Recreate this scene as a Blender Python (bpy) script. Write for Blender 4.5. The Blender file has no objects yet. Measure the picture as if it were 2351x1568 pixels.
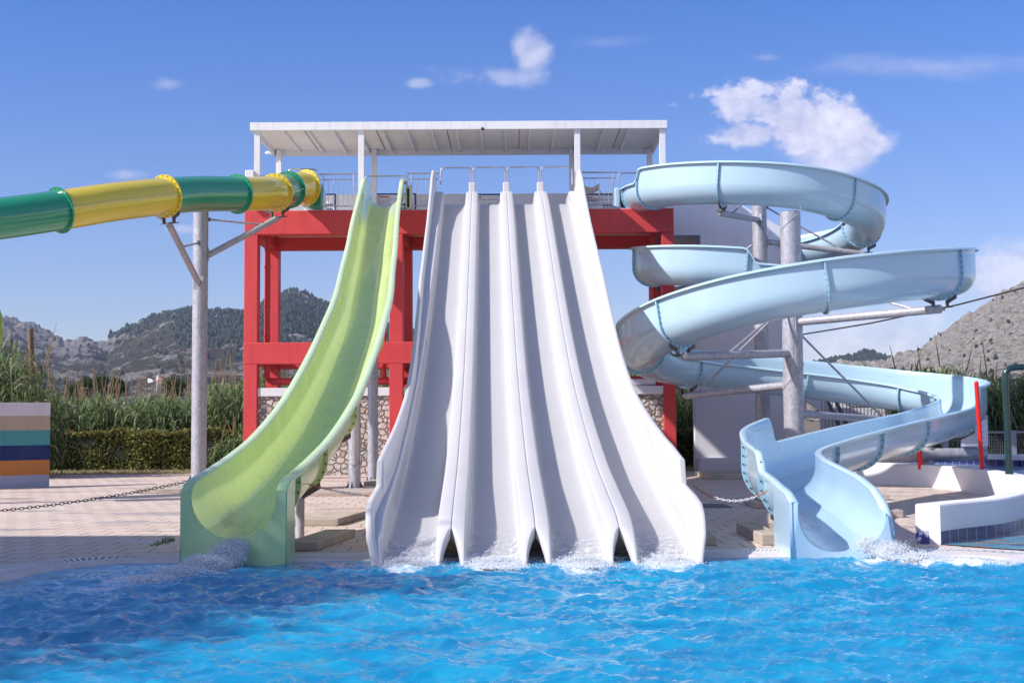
import bpy, bmesh, math, random
import numpy as np
from mathutils import Vector, Matrix
R = math.radians
random.seed(7); rng = np.random.default_rng(7)
S = bpy.context.scene
COL = S.collection

# ---------------------------------------------------------------- camera
FPX = 3000.0; CX = 1175.5; CY = 784.0; HOR = 960.0      # photo measured at 2351 x 1568
PITCH = math.atan((HOR - CY) / FPX); ROLL = R(-0.33)
cd = bpy.data.cameras.new('camera'); cam = bpy.data.objects.new('camera', cd); COL.objects.link(cam)
cd.sensor_width = 36.0; cd.lens = FPX / 2351.0 * 36.0; cd.clip_end = 9000.0; cd.clip_start = 0.1
CAMROT = Matrix.Rotation(math.pi / 2 + PITCH, 3, 'X') @ Matrix.Rotation(ROLL, 3, 'Z')
EYE = Vector((0, 0, 1.65))
cam.matrix_world = Matrix.Translation(EYE) @ CAMROT.to_4x4()
S.camera = cam

def ray(px, py):
    return CAMROT @ Vector(((px - CX) / FPX, -(py - CY) / FPX, -1.0))
def P(px, py, d):
    r = ray(px, py); return EYE + r * (d / r.y)
def G(px, py, z=0.0):
    r = ray(px, py); return EYE + r * ((z - EYE.z) / r.z)

def FIX(x, d, z):
    "small correction of a measured point (x across, d away, z up) for the camera's tilt and roll"
    return P(CX + x/d*FPX, HOR - (z-1.65)/d*FPX, d)
def FIXP(pts):
    out = []
    for p in pts: q = FIX(p[0], p[1], p[2]); out.append((q.x, p[1], q.z))
    return out

# ---------------------------------------------------------------- light, sky, exposure
SUNV = Vector((-1.17, -0.50, 1.0)).normalized()           # towards the sun
ELEV = math.asin(SUNV.z); AZ = math.atan2(SUNV.x, SUNV.y)
sl = bpy.data.lights.new('sun', 'SUN'); sl.energy = 5.0; sl.angle = R(0.8); sl.color = (1.0, 0.95, 0.9)
so = bpy.data.objects.new('sun', sl); COL.objects.link(so)
so.rotation_euler = SUNV.to_track_quat('Z', 'Y').to_euler(); so.location = (-30, -10, 40)

W = bpy.data.worlds.new('World'); S.world = W; W.use_nodes = True
wn = W.node_tree.nodes; wl = W.node_tree.links; wn.clear()
wo = wn.new('ShaderNodeOutputWorld'); bg = wn.new('ShaderNodeBackground'); bg.inputs[1].default_value = 0.107
sky = wn.new('ShaderNodeTexSky'); sky.sky_type = 'NISHITA'; sky.sun_disc = False
sky.sun_elevation = ELEV; sky.sun_rotation = AZ; sky.air_density = 1.0; sky.dust_density = 0.3; sky.ozone_density = 2.2; sky.altitude = 0
def wmath(op, a, b=None, c=None):
    n = wn.new('ShaderNodeMath'); n.operation = op
    for i, v in enumerate((a, b, c)):
        if v is None: continue
        if isinstance(v, (int, float)): n.inputs[i].default_value = v
        else: wl.new(v, n.inputs[i])
    return n.outputs[0]
tc = wn.new('ShaderNodeTexCoord'); sp = wn.new('ShaderNodeSeparateXYZ'); wl.new(tc.outputs['Generated'], sp.inputs[0])
yy = wmath('MAXIMUM', sp.outputs[1], 0.02)
U = wmath('DIVIDE', sp.outputs[0], yy); V = wmath('DIVIDE', sp.outputs[2], yy)
cmb = wn.new('ShaderNodeCombineXYZ'); wl.new(U, cmb.inputs[0]); wl.new(V, cmb.inputs[1])
def noise(scale, detail, rough=0.6, stretch=(1, 1, 1), off=(0, 0, 0)):
    mp = wn.new('ShaderNodeMapping'); mp.inputs['Scale'].default_value = stretch; mp.inputs['Location'].default_value = off
    wl.new(cmb.outputs[0], mp.inputs[0])
    n = wn.new('ShaderNodeTexNoise'); n.inputs['Scale'].default_value = scale; n.inputs['Detail'].default_value = detail
    n.inputs['Roughness'].default_value = rough; wl.new(mp.outputs[0], n.inputs['Vector']); return n.outputs[0]
n1 = noise(22, 10, 0.62, (1, 1.35, 1)); n2 = noise(9, 8, 0.6, (1, 3.5, 1), (3, 1, 0)); n3 = noise(60, 6, 0.6)
mask = None
def cloud(px, py, rx, ry, gain, nz, amp, mx=1.0, soft=1.0):
    global mask
    cu = (px - CX) / FPX; cv = (HOR - py) / FPX
    a = wmath('DIVIDE', wmath('SUBTRACT', U, cu), rx / FPX); b = wmath('DIVIDE', wmath('SUBTRACT', V, cv), ry / FPX)
    d = wmath('SQRT', wmath('ADD', wmath('MULTIPLY', a, a), wmath('MULTIPLY', b, b)))
    m = wmath('SUBTRACT', 1.0, d)
    m = wmath('ADD', m, wmath('MULTIPLY', wmath('SUBTRACT', nz, 0.5), amp))
    m = wmath('MULTIPLY', m, gain); m = wmath('MINIMUM', wmath('MAXIMUM', m, 0.0), 1.0)
    m = wmath('MULTIPLY', wmath('MULTIPLY', m, m), wmath('MULTIPLY', wmath('SUBTRACT', 3.0, wmath('MULTIPLY', m, 2.0)), mx))
    mask = m if mask is None else wmath('MAXIMUM', mask, m)
cloud(1800, 250, 175, 75, 1.9, n1, 3.4, 0.72)
cloud(1890, 300, 185, 70, 2.6, n1, 1.6, 0.80)
cloud(1740, 305, 120, 42, 2.0, n1, 2.2, 0.74)
cloud(1935, 352, 115, 66, 2.4, n1, 1.0, 0.66)
cloud(1985, 330, 95, 48, 2.2, n1, 1.3, 0.72)
cloud(1222, 105, 62, 62, 1.6, n1, 1.3, 0.55)
cloud(1140, 165, 150, 34, 1.0, n1, 3.0, 0.30)
cloud(965, 182, 40, 18, 1.2, n1, 1.6, 0.34)
cloud(1390, 88, 130, 26, 0.8, n2, 2.2, 0.14)
cloud(380, 180, 45, 22, 1.1, n1, 1.6, 0.32)
cloud(285, 392, 75, 18, 1.1, n1, 1.2, 0.42)
cloud(415, 520, 50, 15, 1.1, n1, 1.2, 0.40)
cloud(2180, 150, 330, 42, 0.9, n2, 2.0, 0.30)
cloud(1760, 125, 60, 14, 1.2, n1, 2.0, 0.18)
cloud(2330, 660, 200, 120, 1.5, n1, 1.6, 0.62)
cloud(2020, 790, 330, 90, 1.2, n1, 2.0, 0.42)
cloud(2020, 745, 120, 40, 1.2, n1, 2.0, 0.42)
cloud(1560, 590, 120, 30, 1.0, n1, 1.6, 0.28)
cloud(740, 700, 80, 26, 1.1, n1, 1.5, 0.35)
hs = wn.new('ShaderNodeHueSaturation'); hs.inputs['Saturation'].default_value = 1.0; hs.inputs['Value'].default_value = 1.0
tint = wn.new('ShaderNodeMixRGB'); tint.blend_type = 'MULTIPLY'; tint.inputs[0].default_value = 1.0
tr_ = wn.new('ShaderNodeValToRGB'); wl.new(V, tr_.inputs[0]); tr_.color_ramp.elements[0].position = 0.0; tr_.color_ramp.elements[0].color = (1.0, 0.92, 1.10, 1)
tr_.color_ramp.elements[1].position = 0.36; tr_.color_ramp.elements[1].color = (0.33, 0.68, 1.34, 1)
e_ = tr_.color_ramp.elements.new(0.75); e_.color = (1.45, 1.22, 1.35, 1)  # brighter neutral sky added overhead and behind, out of view, to fill shadows
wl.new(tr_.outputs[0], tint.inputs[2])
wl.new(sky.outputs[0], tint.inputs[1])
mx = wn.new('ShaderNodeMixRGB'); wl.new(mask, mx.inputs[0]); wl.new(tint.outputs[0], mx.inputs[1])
cv1 = wn.new('ShaderNodeMixRGB'); cv1.inputs[1].default_value = (5.2, 5.2, 7.0, 1); cv1.inputs[2].default_value = (8.8, 8.4, 9.2, 1)
wl.new(wmath('MINIMUM', wmath('MAXIMUM', wmath('MULTIPLY', wmath('SUBTRACT', wmath('ADD', wmath('MULTIPLY', n1, 0.6), wmath('MULTIPLY', n3, 0.4)), 0.40), 5.0), 0.0), 1.0), cv1.inputs[0]); wl.new(cv1.outputs[0], mx.inputs[2])
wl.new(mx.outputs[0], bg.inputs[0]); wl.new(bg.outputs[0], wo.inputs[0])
S.view_settings.view_transform = 'Standard'; S.view_settings.look = 'None'; S.view_settings.gamma = 1.0
S.view_settings.exposure = 0.24

# ---------------------------------------------------------------- helpers
class MB:
    def __init__(s): s.v = []; s.f = []; s.m = []; s.sm = []
    def add(s, vs, fs, mi=0, smooth=False):
        b = len(s.v); s.v.extend([tuple(p) for p in vs])
        for f in fs: s.f.append(tuple(i + b for i in f)); s.m.append(mi); s.sm.append(smooth)
    def box(s, x0, x1, y0, y1, z0, z1, mi=0):
        s.add([(x0,y0,z0),(x1,y0,z0),(x1,y1,z0),(x0,y1,z0),(x0,y0,z1),(x1,y0,z1),(x1,y1,z1),(x0,y1,z1)],
              [(0,3,2,1),(4,5,6,7),(0,1,5,4),(1,2,6,5),(2,3,7,6),(3,0,4,7)], mi)
    def obox(s, c, ax, ay, az, mi=0):
        c = Vector(c); ax = Vector(ax); ay = Vector(ay); az = Vector(az); v = []
        for k in (-1, 1):
            for (i, j) in ((-1,-1),(1,-1),(1,1),(-1,1)): v.append(c + ax*i + ay*j + az*k)
        s.add(v, [(0,3,2,1),(4,5,6,7),(0,1,5,4),(1,2,6,5),(2,3,7,6),(3,0,4,7)], mi)
    def cyl(s, a, b, r, r2=None, n=16, mi=0, cap=True, smooth=True):
        a = Vector(a); b = Vector(b); r2 = r if r2 is None else r2; d = (b - a).normalized()
        t = Vector((0,0,1)) if abs(d.z) < 0.9 else Vector((1,0,0)); u = d.cross(t).normalized(); w = d.cross(u)
        vs = []
        for (p, rr) in ((a, r), (b, r2)):
            for i in range(n):
                an = 2*math.pi*i/n; vs.append(p + u*math.cos(an)*rr + w*math.sin(an)*rr)
        fs = [(i, (i+1) % n, n+(i+1) % n, n+i) for i in range(n)]
        s.add(vs, fs, mi, smooth)
        if cap: s.add(vs[:n], [tuple(range(n))[::-1]], mi); s.add(vs[n:], [tuple(range(n))], mi)
    def tube(s, pts, r, n=8, mi=0):
        pts = [Vector(p) for p in pts]; N = len(pts); vs = []; u = None
        for i, p in enumerate(pts):
            d = (pts[min(i+1, N-1)] - pts[max(i-1, 0)]).normalized()
            if u is None:
                t = Vector((0,0,1)) if abs(d.z) < 0.9 else Vector((1,0,0)); u = d.cross(t).normalized()
            else: u = (u - d * u.dot(d)).normalized()
            w = d.cross(u); rr = r[i] if isinstance(r, (list, tuple)) else r
            for k in range(n):
                an = 2*math.pi*k/n; vs.append(p + u*math.cos(an)*rr + w*math.sin(an)*rr)
        fs = [(i*n+k, i*n+(k+1) % n, (i+1)*n+(k+1) % n, (i+1)*n+k) for i in range(N-1) for k in range(n)]
        s.add(vs, fs, mi, True); s.add(vs[:n], [tuple(range(n))[::-1]], mi); s.add(vs[-n:], [tuple(range(n))], mi)
    def prism(s, poly, vec, mi=0, smooth=False):
        a = [Vector(p) for p in poly]; vec = Vector(vec); n = len(a); vs = a + [p + vec for p in a]
        s.add(vs, [tuple(range(n))[::-1], tuple(range(n, 2*n))], mi)
        s.add(vs, [(i, (i+1) % n, n+(i+1) % n, n+i) for i in range(n)], mi, smooth)
    def ball(s, c, r, mi=0, n=8, sc=(1,1,1)):
        vs = []; c = Vector(c)
        for i in range(1, n):
            for k in range(2*n):
                th = math.pi*i/n; ph = math.pi*k/n
                vs.append(c + Vector((r*sc[0]*math.sin(th)*math.cos(ph), r*sc[1]*math.sin(th)*math.sin(ph), r*sc[2]*math.cos(th))))
        m = 2*n; fs = [(i*m+k, (i+1)*m+k, (i+1)*m+(k+1) % m, i*m+(k+1) % m) for i in range(n-2) for k in range(m)]
        vs.append(c + Vector((0,0,r*sc[2]))); vs.append(c - Vector((0,0,r*sc[2]))); t = len(vs)-2
        fs += [(t, k, (k+1) % m) for k in range(m)] + [(t+1, (n-2)*m+(k+1) % m, (n-2)*m+k) for k in range(m)]
        s.add(vs, fs, mi, True)
    def build(s, name, mats, parent=None, bevel=0, angle=35, fixn=True):
        me = bpy.data.meshes.new(name); me.from_pydata(s.v, [], s.f)
        if not isinstance(mats, (list, tuple)): mats = [mats]
        for m in mats: me.materials.append(m)
        me.polygons.foreach_set('material_index', s.m); me.polygons.foreach_set('use_smooth', s.sm)
        if fixn:
            bm = bmesh.new(); bm.from_mesh(me); bmesh.ops.remove_doubles(bm, verts=bm.verts, dist=1e-5)
            bmesh.ops.recalc_face_normals(bm, faces=bm.faces); bm.to_mesh(me); bm.free()
        if any(s.sm):
            me.set_sharp_from_angle(angle=R(angle)); bm = bmesh.new(); bm.from_mesh(me)
            for e in bm.edges:
                if len(e.link_faces) == 1: e.smooth = False
            bm.to_mesh(me); bm.free()
        o = bpy.data.objects.new(name, me); COL.objects.link(o)
        if parent is not None: adopt(o, parent)
        if bevel:
            b = o.modifiers.new('bevel', 'BEVEL'); b.width = bevel; b.segments = 2; b.limit_method = 'ANGLE'; b.angle_limit = R(40)
        return o
WLOC = {}
def adopt(o, parent):
    o.parent = parent
    if parent.type == 'EMPTY': o.location = -Vector(WLOC.get(parent.name, (0,0,0)))
def tag(o, label=None, cat=None, group=None, kind=None):
    if label: o['label'] = label
    if cat: o['category'] = cat
    if group: o['group'] = group
    if kind: o['kind'] = kind
    return o
def thing(name, label, cat, loc=(0,0,0), group=None):
    o = bpy.data.objects.new(name, None); COL.objects.link(o); o.empty_display_size = 0.3
    o.location = loc; WLOC[o.name] = Vector(loc); return tag(o, label, cat, group)
def arrmesh(name, V_, F_, mats, parent=None, mi=None, tintv=None, smooth=False):
    """numpy verts (n,3), quads/tris (m,k)"""
    me = bpy.data.meshes.new(name); V_ = np.asarray(V_, dtype=np.float32); F_ = np.asarray(F_, dtype=np.int32)
    k = F_.shape[1]
    me.vertices.add(len(V_)); me.vertices.foreach_set('co', V_.ravel())
    me.loops.add(F_.size); me.loops.foreach_set('vertex_index', F_.ravel())
    me.polygons.add(len(F_)); me.polygons.foreach_set('loop_start', np.arange(0, F_.size, k, dtype=np.int32))
    me.polygons.foreach_set('loop_total', np.full(len(F_), k, dtype=np.int32))
    if not isinstance(mats, (list, tuple)): mats = [mats]
    for m in mats: me.materials.append(m)
    if mi is not None: me.polygons.foreach_set('material_index', np.asarray(mi, dtype=np.int32))
    if smooth: me.polygons.foreach_set('use_smooth', np.ones(len(F_), dtype=bool))
    me.update(calc_edges=True); me.validate()
    if tintv is not None:
        a = me.attributes.new('tint', 'FLOAT', 'POINT'); a.data.foreach_set('value', np.asarray(tintv, dtype=np.float32))
    o = bpy.data.objects.new(name, me); COL.objects.link(o)
    if parent is not None: adopt(o, parent)
    return o

# ---------------------------------------------------------------- materials
def newmat(name):
    m = bpy.data.materials.new(name); m.use_nodes = True; nt = m.node_tree
    return m, nt, nt.nodes, nt.links, nt.nodes['Principled BSDF']
def lnk(nt, v, sock):
    if isinstance(v, (int, float)): sock.default_value = v
    elif isinstance(v, (tuple, list)): sock.default_value = (*v, 1) if len(v) == 3 else v
    else: nt.links.new(v, sock)
def tex(nt, kind, scale, vec=None, **kw):
    n = nt.nodes.new(kind)
    if 'Scale' in n.inputs: n.inputs['Scale'].default_value = scale
    for k, v in kw.items():
        if k in n.inputs: n.inputs[k].default_value = v
        else: setattr(n, k, v)
    if vec is not None: nt.links.new(vec, n.inputs['Vector'])
    return n
def objco(nt, scale=(1,1,1), rot=(0,0,0), loc=(0,0,0)):
    t = nt.nodes.new('ShaderNodeTexCoord'); mp = nt.nodes.new('ShaderNodeMapping')
    mp.inputs['Scale'].default_value = scale; mp.inputs['Rotation'].default_value = rot; mp.inputs['Location'].default_value = loc
    nt.links.new(t.outputs['Object'], mp.inputs[0]); return mp.outputs[0]
def ramp(nt, fac, stops):
    n = nt.nodes.new('ShaderNodeValToRGB'); e = n.color_ramp.elements
    while len(e) < len(stops): e.new(0.5)
    for i, (p, c) in enumerate(stops):
        e[i].position = p; e[i].color = (*c, 1) if len(c) == 3 else c
    nt.links.new(fac, n.inputs[0]); return n.outputs[0]
def mix(nt, f, a, b, mode='MIX'):
    n = nt.nodes.new('ShaderNodeMixRGB'); n.blend_type = mode
    lnk(nt, f, n.inputs[0]); lnk(nt, a, n.inputs[1]); lnk(nt, b, n.inputs[2]); return n.outputs[0]
def bump(nt, h, strength, dist=0.02, normal=None):
    n = nt.nodes.new('ShaderNodeBump'); n.inputs['Strength'].default_value = strength; n.inputs['Distance'].default_value = dist
    nt.links.new(h, n.inputs['Height'])
    if normal is not None: nt.links.new(normal, n.inputs['Normal'])
    return n.outputs[0]
def nmath(nt, op, a, b=None):
    n = nt.nodes.new('ShaderNodeMath'); n.operation = op; lnk(nt, a, n.inputs[0])
    if b is not None: lnk(nt, b, n.inputs[1])
    return n.outputs[0]
def paint(name, c, rough=0.4, var=0.06, scale=3.0, bmp=0.03, coat=0.0, spec=0.5, dirt=None, streak=True, metal=0.0):
    m, nt, N, L, b = newmat(name); co = objco(nt)
    a = tex(nt, 'ShaderNodeTexNoise', scale, co, Detail=6.0).outputs[0]
    st = tex(nt, 'ShaderNodeTexNoise', 1.0, objco(nt, (7, 7, 0.8)), Detail=5.0).outputs[0]
    lo = tuple(x*(1-var*1.6) for x in c); hi = tuple(min(1, x*(1+var)) for x in c)
    col = mix(nt, a, lo, hi)
    if streak: col = mix(nt, nmath(nt, 'MULTIPLY', nmath(nt, 'MAXIMUM', nmath(nt, 'SUBTRACT', st, 0.5), 0.0), 1.2), col, tuple(x*0.72 for x in (dirt or c)))
    L.new(col, b.inputs['Base Color'])
    L.new(ramp(nt, a, [(0.3, (rough*0.8,)*3), (0.7, (min(1, rough*1.25),)*3)]), b.inputs['Roughness'])
    b.inputs['Coat Weight'].default_value = coat; b.inputs['Coat Roughness'].default_value = 0.08; b.inputs['Metallic'].default_value = metal
    b.inputs['Specular IOR Level'].default_value = spec
    if bmp: L.new(bump(nt, tex(nt, 'ShaderNodeTexNoise', 60, co, Detail=4.0).outputs[0], bmp, 0.02), b.inputs['Normal'])
    return m
def concrete(name, c, var=0.2, scale=2.0, bmp=0.25, rough=0.85):
    m, nt, N, L, b = newmat(name); co = objco(nt)
    a = tex(nt, 'ShaderNodeTexNoise', scale, co, Detail=10.0, Roughness=0.65).outputs[0]
    f = tex(nt, 'ShaderNodeTexNoise', 90, co, Detail=3.0).outputs[0]
    col = ramp(nt, a, [(0.3, tuple(x*(1-var) for x in c)), (0.7, tuple(min(1, x*(1+var*0.6)) for x in c))])
    col = mix(nt, 0.25, col, mix(nt, f, (0.3,0.3,0.3), (0.8,0.8,0.8)), 'OVERLAY')
    L.new(col, b.inputs['Base Color']); b.inputs['Roughness'].default_value = rough
    L.new(bump(nt, f, bmp, 0.01), b.inputs['Normal']); return m
M = {}
M['white_paint'] = paint('white_paint', (0.80,0.79,0.82), 0.5, 0.03, 1.5, 0.03, dirt=(0.6,0.56,0.5))
M['white_plaster'] = paint('white_plaster', (0.78,0.765,0.80), 0.75, 0.06, 1.6, 0.35, streak=False)
M['roof_panel'] = paint('roof_panel', (0.86,0.78,0.72), 0.7, 0.05, 1.2, 0.05)
M['red'] = paint('red_paint', (0.66,0.058,0.062), 0.55, 0.09, 1.3, 0.2, dirt=(0.48,0.05,0.05))
M['slide_white'] = paint('white_fibreglass', (0.625,0.61,0.605), 0.36, 0.02, 1.0, 0.0, coat=0.0, streak=False)
M['slide_green'] = paint('green_fibreglass', (0.60,0.72,0.30), 0.25, 0.05, 0.7, 0.0, coat=0.6, dirt=(0.4,0.5,0.25))
M['green_lip'] = paint('pale_green_fibreglass', (0.62,0.78,0.46), 0.3, 0.04, 1.0, 0.0, coat=0.4)
M['green_foot'] = paint('green_foot_fibreglass', (0.42,0.64,0.32), 0.3, 0.05, 1.0, 0.0, coat=0.4)
M['slide_blue'] = paint('blue_fibreglass', (0.43,0.60,0.725), 0.26, 0.02, 0.8, 0.0, coat=0.45, streak=False)
M['blue_lip'] = paint('blue_fibreglass_rim', (0.53,0.74,0.84), 0.25, 0.03, 0.8, 0.0, coat=0.6, streak=False)
M['blue_flange'] = paint('blue_flange', (0.34,0.56,0.70), 0.3, 0.03, 0.8, 0.0, coat=0.4, streak=False)
M['tube_green'] = paint('green_tube_fibreglass', (0.015,0.30,0.16), 0.22, 0.08, 0.8, 0.0, coat=0.9, streak=False)
M['tube_yellow'] = paint('yellow_tube_fibreglass', (0.72,0.56,0.045), 0.22, 0.05, 0.8, 0.0, coat=0.9, streak=False)
M['dark_green'] = paint('dark_green_paint', (0.008,0.035,0.035), 0.3, 0.1, 3, 0.02, coat=0.3)
M['bright_red'] = paint('bright_red_paint', (0.75,0.015,0.012), 0.35, 0.05, 3, 0.02)
M['bolt'] = paint('bolt_steel', (0.10,0.10,0.11), 0.5, 0.2, 20, 0.0, streak=False, metal=0.5)
M['dark_steel'] = paint('weathered_steel', (0.12,0.115,0.125), 0.55, 0.3, 8, 0.1, metal=0.3)
M['rail'] = paint('stainless_rail', (0.52,0.50,0.55), 0.28, 0.05, 4, 0.0, streak=False, metal=0.85)
M['black'] = paint('black_plastic', (0.02,0.02,0.022), 0.5, 0.1, 5, 0)
M['navy'] = paint('navy_print', (0.03,0.035,0.16), 0.6, 0.05, 5, 0, streak=False)
M['redprint'] = paint('red_print', (0.55,0.06,0.10), 0.6, 0.05, 5, 0, streak=False)
M['greyprint'] = paint('grey_print', (0.30,0.29,0.36), 0.6, 0.05, 5, 0, streak=False)
M['canvas'] = paint('beige_canvas', (0.55,0.46,0.36), 0.85, 0.1, 8, 0.1)
M['grey_fence'] = paint('grey_fence_paint', (0.28,0.29,0.36), 0.5, 0.08, 4, 0.02)
M['wood'] = paint('weathered_wood', (0.22,0.15,0.11), 0.9, 0.35, 6, 0.4)
M['chain_white'] = paint('white_chain', (0.75,0.72,0.74), 0.4, 0.05, 5, 0, streak=False)
M['chain_red'] = paint('faded_red_chain', (0.55,0.22,0.14), 0.4, 0.05, 5, 0, streak=False)
M['pad'] = concrete('concrete_pad', (0.46,0.39,0.33), 0.3, 3, 0.5)
M['coping'] = concrete('coping_stone', (0.60,0.55,0.54), 0.15, 3, 0.2)
def mk_galv():
    m, nt, N, L, b = newmat('galvanised_steel'); co = objco(nt)
    v = tex(nt, 'ShaderNodeTexVoronoi', 26, objco(nt, (1,1,0.6))).outputs['Color']
    n = tex(nt, 'ShaderNodeTexNoise', 5, objco(nt, (2,2,0.5)), Detail=8.0).outputs[0]
    c = mix(nt, n, (0.30,0.30,0.34), (0.50,0.49,0.54)); bw = N.new('ShaderNodeRGBToBW'); L.new(v, bw.inputs[0]); c = mix(nt, 0.22, c, bw.outputs[0], 'OVERLAY')
    L.new(c, b.inputs['Base Color']); b.inputs['Metallic'].default_value = 0.25; b.inputs['Roughness'].default_value = 0.5; return m
M['galv'] = mk_galv()
def mk_stone():
    m, nt, N, L, b = newmat('rubble_stone'); co = objco(nt, (1,1,1.25))
    nz = tex(nt, 'ShaderNodeTexNoise', 3.5, co, Detail=3.0)
    w = nt.nodes.new('ShaderNodeVectorMath'); w.operation = 'MULTIPLY_ADD'; L.new(nz.outputs['Color'], w.inputs[0]); w.inputs[1].default_value = (0.16,0.16,0.16); L.new(co, w.inputs[2])
    e = tex(nt, 'ShaderNodeTexVoronoi', 5.0, w.outputs[0], feature='DISTANCE_TO_EDGE').outputs['Distance']
    c = tex(nt, 'ShaderNodeTexVoronoi', 5.0, w.outputs[0]).outputs['Color']
    sx = nt.nodes.new('ShaderNodeSeparateColor'); L.new(c, sx.inputs[0])
    f = tex(nt, 'ShaderNodeTexNoise', 22, co, Detail=8.0, Roughness=0.7).outputs[0]
    base = ramp(nt, sx.outputs[0], [(0.0,(0.60,0.50,0.45)),(0.3,(0.66,0.60,0.57)),(0.5,(0.50,0.36,0.30)),(0.62,(0.62,0.56,0.54)),(0.85,(0.68,0.62,0.58)),(1.0,(0.34,0.34,0.38))])
    base = mix(nt, 0.55, base, mix(nt, f, (0.2,0.19,0.18), (0.85,0.82,0.8)), 'OVERLAY')
    edge = ramp(nt, e, [(0.012,(0,0,0)),(0.05,(1,1,1))])
    L.new(mix(nt, edge, (0.36,0.28,0.24), base), b.inputs['Base Color']); b.inputs['Roughness'].default_value = 0.9
    h = nmath(nt, 'ADD', nmath(nt, 'MINIMUM', e, 0.16), nmath(nt, 'MULTIPLY', f, 0.06))
    L.new(bump(nt, h, 1.0, 0.6), b.inputs['Normal']); return m
M['stone'] = mk_stone()
def mk_paving():
    m, nt, N, L, b = newmat('brick_paving'); co = objco(nt, (1,1,1), (0,0,R(-1.5)))
    nz = tex(nt, 'ShaderNodeTexNoise', 1.6, co, Detail=2.0)
    w = nt.nodes.new('ShaderNodeVectorMath'); w.operation = 'MULTIPLY_ADD'; L.new(nz.outputs['Color'], w.inputs[0]); w.inputs[1].default_value = (0.05,0.05,0.0); L.new(co, w.inputs[2])
    br = tex(nt, 'ShaderNodeTexBrick', 1.0, w.outputs[0]); br.inputs['Brick Width'].default_value = 0.36; br.inputs['Row Height'].default_value = 0.52
    br.inputs['Mortar Size'].default_value = 0.012; br.inputs['Mortar Smooth'].default_value = 0.1; br.inputs['Bias'].default_value = 0.0
    br.inputs['Color1'].default_value = (0.60,0.49,0.42,1); br.inputs['Color2'].default_value = (0.65,0.55,0.48,1); br.inputs['Mortar'].default_value = (0.22,0.16,0.14,1)
    big = tex(nt, 'ShaderNodeTexNoise', 0.55, co, Detail=6.0, Roughness=0.65).outputs[0]
    f = tex(nt, 'ShaderNodeTexNoise', 30, co, Detail=6.0).outputs[0]
    c = mix(nt, ramp(nt, big, [(0.35,(0,0,0)),(0.7,(0.55,)*3)]), br.outputs[0], (0.50,0.37,0.30))
    c = mix(nt, 0.3, c, mix(nt, f, (0.3,0.3,0.3), (0.75,0.75,0.75)), 'OVERLAY')
    wet = tex(nt, 'ShaderNodeTexNoise', 0.8, objco(nt, (0.6,1.6,1), loc=(3,2,0)), Detail=4.0).outputs[0]
    wm = ramp(nt, wet, [(0.56,(0,0,0)),(0.62,(1,1,1))])
    c = mix(nt, nmath(nt, 'MULTIPLY', wm, 0.35), c, (0.30,0.23,0.20))
    L.new(c, b.inputs['Base Color']); L.new(mix(nt, wm, (0.8,)*3, (0.35,)*3), b.inputs['Roughness'])
    h = nmath(nt, 'SUBTRACT', nmath(nt, 'MULTIPLY', f, 0.15), br.outputs['Fac'])
    L.new(bump(nt, h, 0.6, 0.01), b.inputs['Normal']); return m
M['paving'] = mk_paving()
def mk_tile():
    m, nt, N, L, b = newmat('cobalt_tiles')
    uv = nt.nodes.new('ShaderNodeUVMap'); uv.uv_map = 'run'
    br = tex(nt, 'ShaderNodeTexBrick', 1.0, uv.outputs[0], offset=0.0); br.inputs['Brick Width'].default_value = 0.25; br.inputs['Row Height'].default_value = 0.5
    br.inputs['Mortar Size'].default_value = 0.007; br.inputs['Color1'].default_value = (0.012,0.018,0.10,1); br.inputs['Color2'].default_value = (0.025,0.035,0.16,1); br.inputs['Mortar'].default_value = (0.4,0.4,0.5,1)
    n = tex(nt, 'ShaderNodeTexNoise', 9, objco(nt), Detail=8.0, Roughness=0.7).outputs[0]
    c = mix(nt, ramp(nt, n, [(0.66,(0,0,0)),(0.70,(1,1,1))]), br.outputs[0], (0.30,0.31,0.52))
    L.new(c, b.inputs['Base Color']); b.inputs['Roughness'].default_value = 0.12; return m
M['tile'] = mk_tile()
def mk_worntile():
    m, nt, N, L, b = newmat('worn_tiles')
    n = tex(nt, 'ShaderNodeTexNoise', 7, objco(nt, (1,1,0.8)), Detail=7.0, Roughness=0.65).outputs[0]
    c = ramp(nt, n, [(0.47,(0.03,0.03,0.22)),(0.525,(0.03,0.03,0.22)),(0.54,(0.62,0.60,0.72)),(1,(0.7,0.68,0.8))])
    L.new(c, b.inputs['Base Color']); b.inputs['Roughness'].default_value = 0.4; return m
M['worn_tile'] = mk_worntile()
def mk_leaf(name, stops, rough=0.55, sat=1.0):
    m, nt, N, L, b = newmat(name); a = nt.nodes.new('ShaderNodeAttribute'); a.attribute_name = 'tint'
    c = ramp(nt, a.outputs['Fac'], stops); L.new(c, b.inputs['Base Color']); b.inputs['Roughness'].default_value = rough
    b.inputs['Specular IOR Level'].default_value = 0.25
    tr = N.new('ShaderNodeBsdfTranslucent'); L.new(c, tr.inputs[0]); ms = N.new('ShaderNodeMixShader'); ms.inputs[0].default_value = 0.35
    L.new(b.outputs[0], ms.inputs[1]); L.new(tr.outputs[0], ms.inputs[2]); L.new(ms.outputs[0], N['Material Output'].inputs[0]); return m
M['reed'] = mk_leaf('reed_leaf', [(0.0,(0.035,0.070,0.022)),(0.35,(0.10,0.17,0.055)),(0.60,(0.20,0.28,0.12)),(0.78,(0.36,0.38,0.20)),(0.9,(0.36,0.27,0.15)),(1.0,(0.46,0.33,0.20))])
M['hedge'] = mk_leaf('hedge_leaf', [(0.0,(0.025,0.036,0.012)),(0.35,(0.09,0.115,0.028)),(0.6,(0.22,0.24,0.06)),(0.82,(0.42,0.42,0.13)),(1.0,(0.26,0.12,0.06))])
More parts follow.
